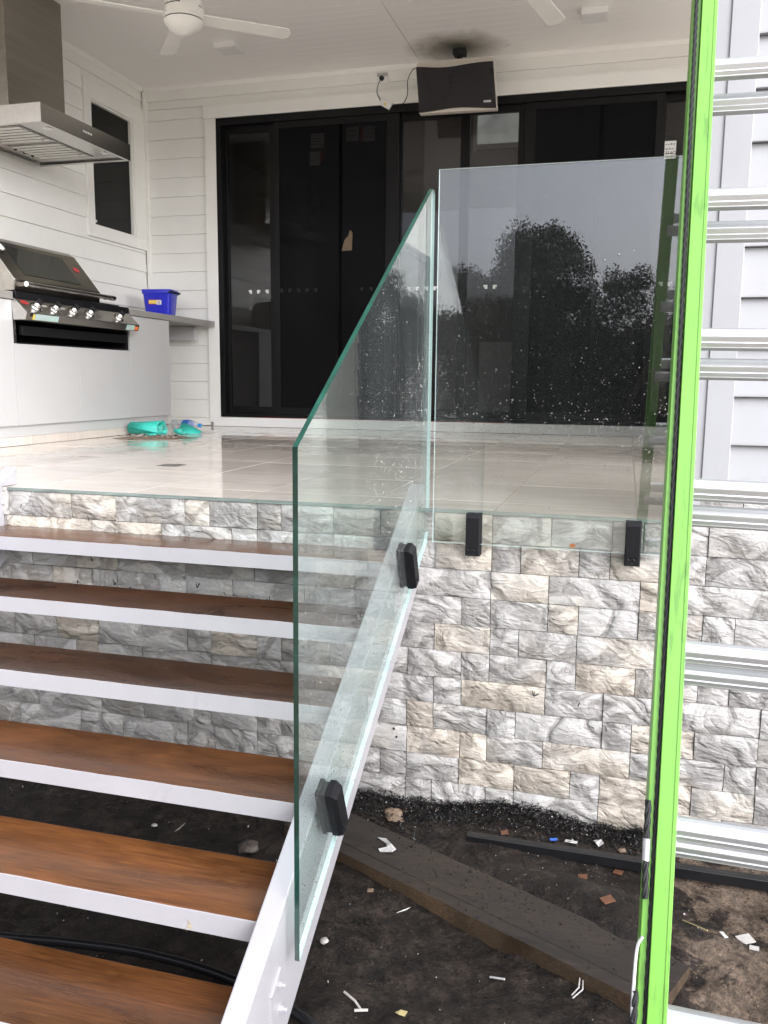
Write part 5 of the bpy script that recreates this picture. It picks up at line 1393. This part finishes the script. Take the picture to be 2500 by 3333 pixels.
for dx, dz in ((-0.004, 0.018), (0.010, -0.012), (-0.007, -0.014)):
    lf.add([(-0.288, -1.2845, -0.812), (-0.284, -1.2845, -0.812), (-0.286 + dx, -1.2895, -0.812 + dz)], [(0, 1, 2)])
tag(build(lf, "fallen_leaf", 'dry_grass', loc=(-0.286, -1.285, -0.812)), "forked dry grass leaf stuck on a white nosing near the stringer", "leaf")

# twigs stuck on the stones behind the stair
tw = MB(); q3 = random.Random(21)
for x, z in ((-1.70, -0.075), (-1.385, -0.115), (-1.38, -0.275), (-1.20, -0.375), (-1.10, -0.33), (-0.80, -0.37), (-0.92, -0.35), (-0.62, -0.38), (-1.45, -0.37), (-1.28, -0.365), (0.37, -0.64), (0.62, -0.735), (0.365, -1.06), (0.52, -0.66)):
    for k in range(q3.choice((1, 2, 3))):
        a = q3.gauss(1.5, 0.5); l = q3.uniform(0.010, 0.024); y = -0.0225
        tw.tube([(x, y, z), (x + l * math.cos(a), y - 0.003, z + l * math.sin(a))], 0.0016, 5)
to = build(tw, "twigs", 'twig'); to['kind'] = 'stuff'; tag(to, "dark twig fragments caught on the rough stone faces", "twigs")

# black shredded mulch heaped along the foot of the wall
mu = MB(); q4 = random.Random(31)
for _ in range(26000):
    x = q4.uniform(-2.2, 1.25); far = abs(q4.gauss(0, 1))
    y = -0.015 - far * (0.085 if x > 0.05 else 0.12)
    if x > 0.8 and q4.random() < 0.75: continue
    z = gheight(x, y) + q4.uniform(-0.004, 0.014) + (q4.uniform(0, 0.016) if y > -0.04 else 0)
    a, e, l, w = q4.uniform(0, 6.28), q4.gauss(0, 0.55), q4.uniform(0.002, 0.009), q4.uniform(0.0006, 0.0018)
    u1 = Vector((math.cos(a) * math.cos(e), math.sin(a) * math.cos(e), math.sin(e))) * l; v1 = Vector((-math.sin(a), math.cos(a), q4.uniform(-0.5, 0.5))) * w
    p = Vector((x, min(y, -0.012 - abs(u1.y)), z))
    mu.add([p - u1 - v1, p - u1 + v1, p + u1 * 0.2 + v1 * 1.2 + Vector((0, 0, 0.002)), p + u1, p + u1 * 0.2 - v1 * 1.2], [(0, 1, 2, 3, 4)])
for _ in range(2600):
    x, y = q4.uniform(-2.0, 0.75), q4.uniform(-1.7, -0.2)
    a, l, w = q4.uniform(0, 6.28), q4.uniform(0.003, 0.012), q4.uniform(0.001, 0.0025)
    z = gheight(x, y) + 0.003
    u1 = Vector((math.cos(a), math.sin(a), q4.uniform(-0.2, 0.4))) * l; v1 = Vector((-math.sin(a), math.cos(a), 0)) * w; p = Vector((x, y, z))
    mu.add([p - u1, p - v1, p + u1, p + v1], [(0, 1, 2, 3)])
mo = build(mu, "mulch", 'mulch'); mo['kind'] = 'stuff'; tag(mo, "black shredded mulch heaped along the foot of the stone wall", "mulch")
cl = MB()
for k_ in range(5600):
    x, y = q4.uniform(-2.0, 1.35), q4.uniform(-1.75, -0.06)
    on_sleeper = False
    if k_ > 5200:          # crumbs trodden on to the sleeper
        a_, b_ = q4.uniform(0.25, 1.3), 0.2 * q4.random() ** 0.6
        x, y = -0.42 + 0.906 * a_ + 0.423 * b_, -0.385 - 0.423 * a_ + 0.906 * b_
        on_sleeper = True
        if vnoise(x * 5, y * 5, 17) < 0.35: continue
    elif vnoise(x * 2.3, y * 2.3, 12) < 0.42: continue
    r_ = q4.uniform(0.002, 0.0065) * (1.8 if q4.random() < 0.05 else 1.0); z = (max(gheight(x, y), -1.0505) if on_sleeper else gheight(x, y)) + r_ * 0.25
    if on_sleeper: r_ *= 0.6
    c = [(x + r_ * q4.uniform(.6, 1.2) * math.cos(a), y + r_ * q4.uniform(.6, 1.2) * math.sin(a), z + r_ * q4.uniform(-.3, .2)) for a in (0.2, 1.4, 2.7, 3.9, 5.1)]
    cl.add(c + [(x, y, z + r_ * q4.uniform(.4, .9))], [(k, (k + 1) % 5, 5) for k in range(5)])
co = build(cl, "soil_clods", 'soil'); co['kind'] = 'stuff'; tag(co, "crumbly dark clods strewn over the wet soil", "clods")
# pale grit and chips; denser by the wall to paint wet glints
gr_ = MB()
for _ in range(1300):
    if q4.random() < 0.6: x, y = q4.uniform(-2.0, 1.2), -0.03 - abs(q4.gauss(0, q4.choice((0.05, 0.16))))
    else: x, y = q4.uniform(-1.9, 1.3), q4.uniform(-1.7, -0.1)
    s = q4.uniform(0.0005, 0.0015) * (2.2 if q4.random() < 0.05 else 1)
    z = gheight(x, y) + 0.006 + (q4.uniform(0, 0.012) if y > -0.15 else 0)
    a = q4.uniform(0, 3.1)
    gr_.obox((x, y, z), (math.cos(a), math.sin(a), 0.3), (-math.sin(a), math.cos(a), 0.2), (0, -0.2, 1), s, s * q4.uniform(0.4, 0.9), s * 0.4, q4.choice((0, 0, 0, 1, 2, 3)))
go_ = build(gr_, "grit_and_glints", ['paper', 'pebble', 'bark_orange', 'clod']); go_['kind'] = 'stuff'; tag(go_, "pale specks of grit, chips and painted wet glints scattered over the dark soil", "grit_and_glints")

import numpy as np
def leaf_mass(name, centres, radii, per, l0, l1, mat, seed, parent=None):
    """thousands of leaf-sized quads gathered in clumps"""
    g_ = np.random.default_rng(seed)
    c = np.repeat(np.array([tuple(p) for p in centres]), per, 0); r = np.repeat(np.array(radii), per)
    n = len(c)
    v = g_.normal(size=(n, 3)) * (1, 1, 0.75); v /= np.linalg.norm(v, axis=1)[:, None]
    p = c + v * (r * g_.random(n) ** 0.4)[:, None]
    a = g_.normal(size=(n, 3)); a /= np.linalg.norm(a, axis=1)[:, None]
    b = np.cross(a, g_.normal(size=(n, 3))); b /= np.linalg.norm(b, axis=1)[:, None]
    l = g_.uniform(l0, l1, n)[:, None]
    vs = np.stack([p - a * l, p + b * l * 0.6, p + a * l, p - b * l * 0.6], 1).reshape(-1, 3)
    wl = np.array(WL[parent.name]) if parent is not None else np.zeros(3)
    me = bpy.data.meshes.new(name)
    me.vertices.add(4 * n); me.vertices.foreach_set('co', (vs - wl).astype(np.float32).ravel())
    me.loops.add(4 * n); me.loops.foreach_set('vertex_index', np.arange(4 * n, dtype=np.int32))
    me.polygons.add(n); me.polygons.foreach_set('loop_start', np.arange(0, 4 * n, 4, dtype=np.int32))
    me.update(calc_edges=True); me.validate()
    me.materials.append(M[mat])
    return link(name, me, parent, tuple(wl))

# ------------------------------------------------------------------ trees behind the camera, met in the glass as reflections
def tree(name, x, y, h, cr, n, mat, label, seed, trunk=0.35, loose=1.0):
    t = thing(name, label, "tree", (x, y, GZ), "trees reflected in the glass")
    q = random.Random(seed); mb = MB()
    limbs = []
    top = GZ + h
    def limb(p, d, l, r, lev):
        pts = [p]; dd = d.copy()
        for k in range(4):
            dd = (dd + Vector((q.gauss(0, .16), q.gauss(0, .16), q.gauss(0.03, .1)))).normalized(); pts.append(pts[-1] + dd * l / 4)
        n_ = 6; 
        for a, b, k in zip(pts[:-1], pts[1:], range(4)): mb.tube([a, b], r * (1 - k * 0.18), n_)
        limbs.append((pts[-1], lev)); limbs.append((pts[2], lev))
        if lev < 2:
            for k in range(q.randint(3, 4)):
                i = q.randint(2, 4); nd = (dd + Vector((q.gauss(0, .75), q.gauss(0, .75), q.gauss(0.15, .4)))).normalized()
                limb(pts[i], nd, l * q.uniform(0.5, 0.75), r * 0.45, lev + 1)
    limb(Vector((x, y, GZ - 0.1)), Vector((0, 0, 1)), h * trunk * 1.3, 0.035 * h ** 0.8, 0)
    clumps = []
    for k in range(n):
        a = q.uniform(0, 6.28); t_ = q.random()
        zz = GZ + h * (0.12 + 0.86 * t_ ** 0.8)
        env = cr * math.sqrt(max(0.02, 1 - ((zz - GZ) / h - 0.45) ** 2 / 0.33)) * (0.82 + 0.36 * vnoise(a * 1.3, zz * 0.9, seed))
        rr = env * math.sqrt(q.random())
        clumps.append((Vector((x + rr * math.cos(a), y + rr * math.sin(a), zz - 0.25)), q.uniform(0.30, 0.62)))
    build(mb, "trunk", 'bark', t)
    leaf_mass("crown", [c for c, s_ in clumps], [s_ for c, s_ in clumps], int(320 * loose), 0.028, 0.052, mat, seed, t)
    return t
tree("broadleaf_tree", -2.1, -24.0, 6.3, 1.75, 230, 'leaf_dark', "tall round-topped dark tree reflected in the middle of the straight glass", 1)
tree("broadleaf_tree", -4.9, -23.0, 5.0, 2.7, 220, 'leaf_dark', "lower flat-topped dark tree reflected left of the tall one", 2)
tree("broadleaf_tree", 0.6, -25.0, 5.2, 1.5, 80, 'leaf_olive', "loose thin-crowned tree reflected right of the tall one", 3, loose=0.6)
tree("broadleaf_tree", 2.9, -24.0, 5.1, 1.5, 60, 'leaf_olive', "second loose thin-crowned tree reflected by the ladder", 4, loose=0.6)
tree("broadleaf_tree", -8.2, -24.0, 4.8, 2.8, 180, 'leaf_dark', "broad dark tree reflected behind the raking glass", 5)
tree("broadleaf_tree", -12.5, -25.0, 5.2, 3.0, 180, 'leaf_olive', "broad olive-green tree reflected toward the left doors", 6)
tree("broadleaf_tree", 8.0, -25.0, 5.2, 2.8, 150, 'leaf_dark', "dark tree standing beyond the right edge of the reflection", 7)
q5 = random.Random(77); cs, rs = [], []
for _ in range(2600):
    x = q5.uniform(-30, 26); y = -27 + q5.gauss(0, 1.2)
    hgt = 2.6 + 1.2 * vnoise(x * 0.5, 3.3) + 0.5 * vnoise(x * 2.1, 8.8)
    cs.append((x, y, GZ + hgt * q5.random() ** 0.9)); rs.append(q5.uniform(0.35, 0.8))
ho = leaf_mass("scrub", cs, rs, 110, 0.05, 0.10, 'leaf_dark', 77); ho['kind'] = 'stuff'; tag(ho, "dense dark scrub in a belt across the yard, seen reflected in the glass", "scrub")
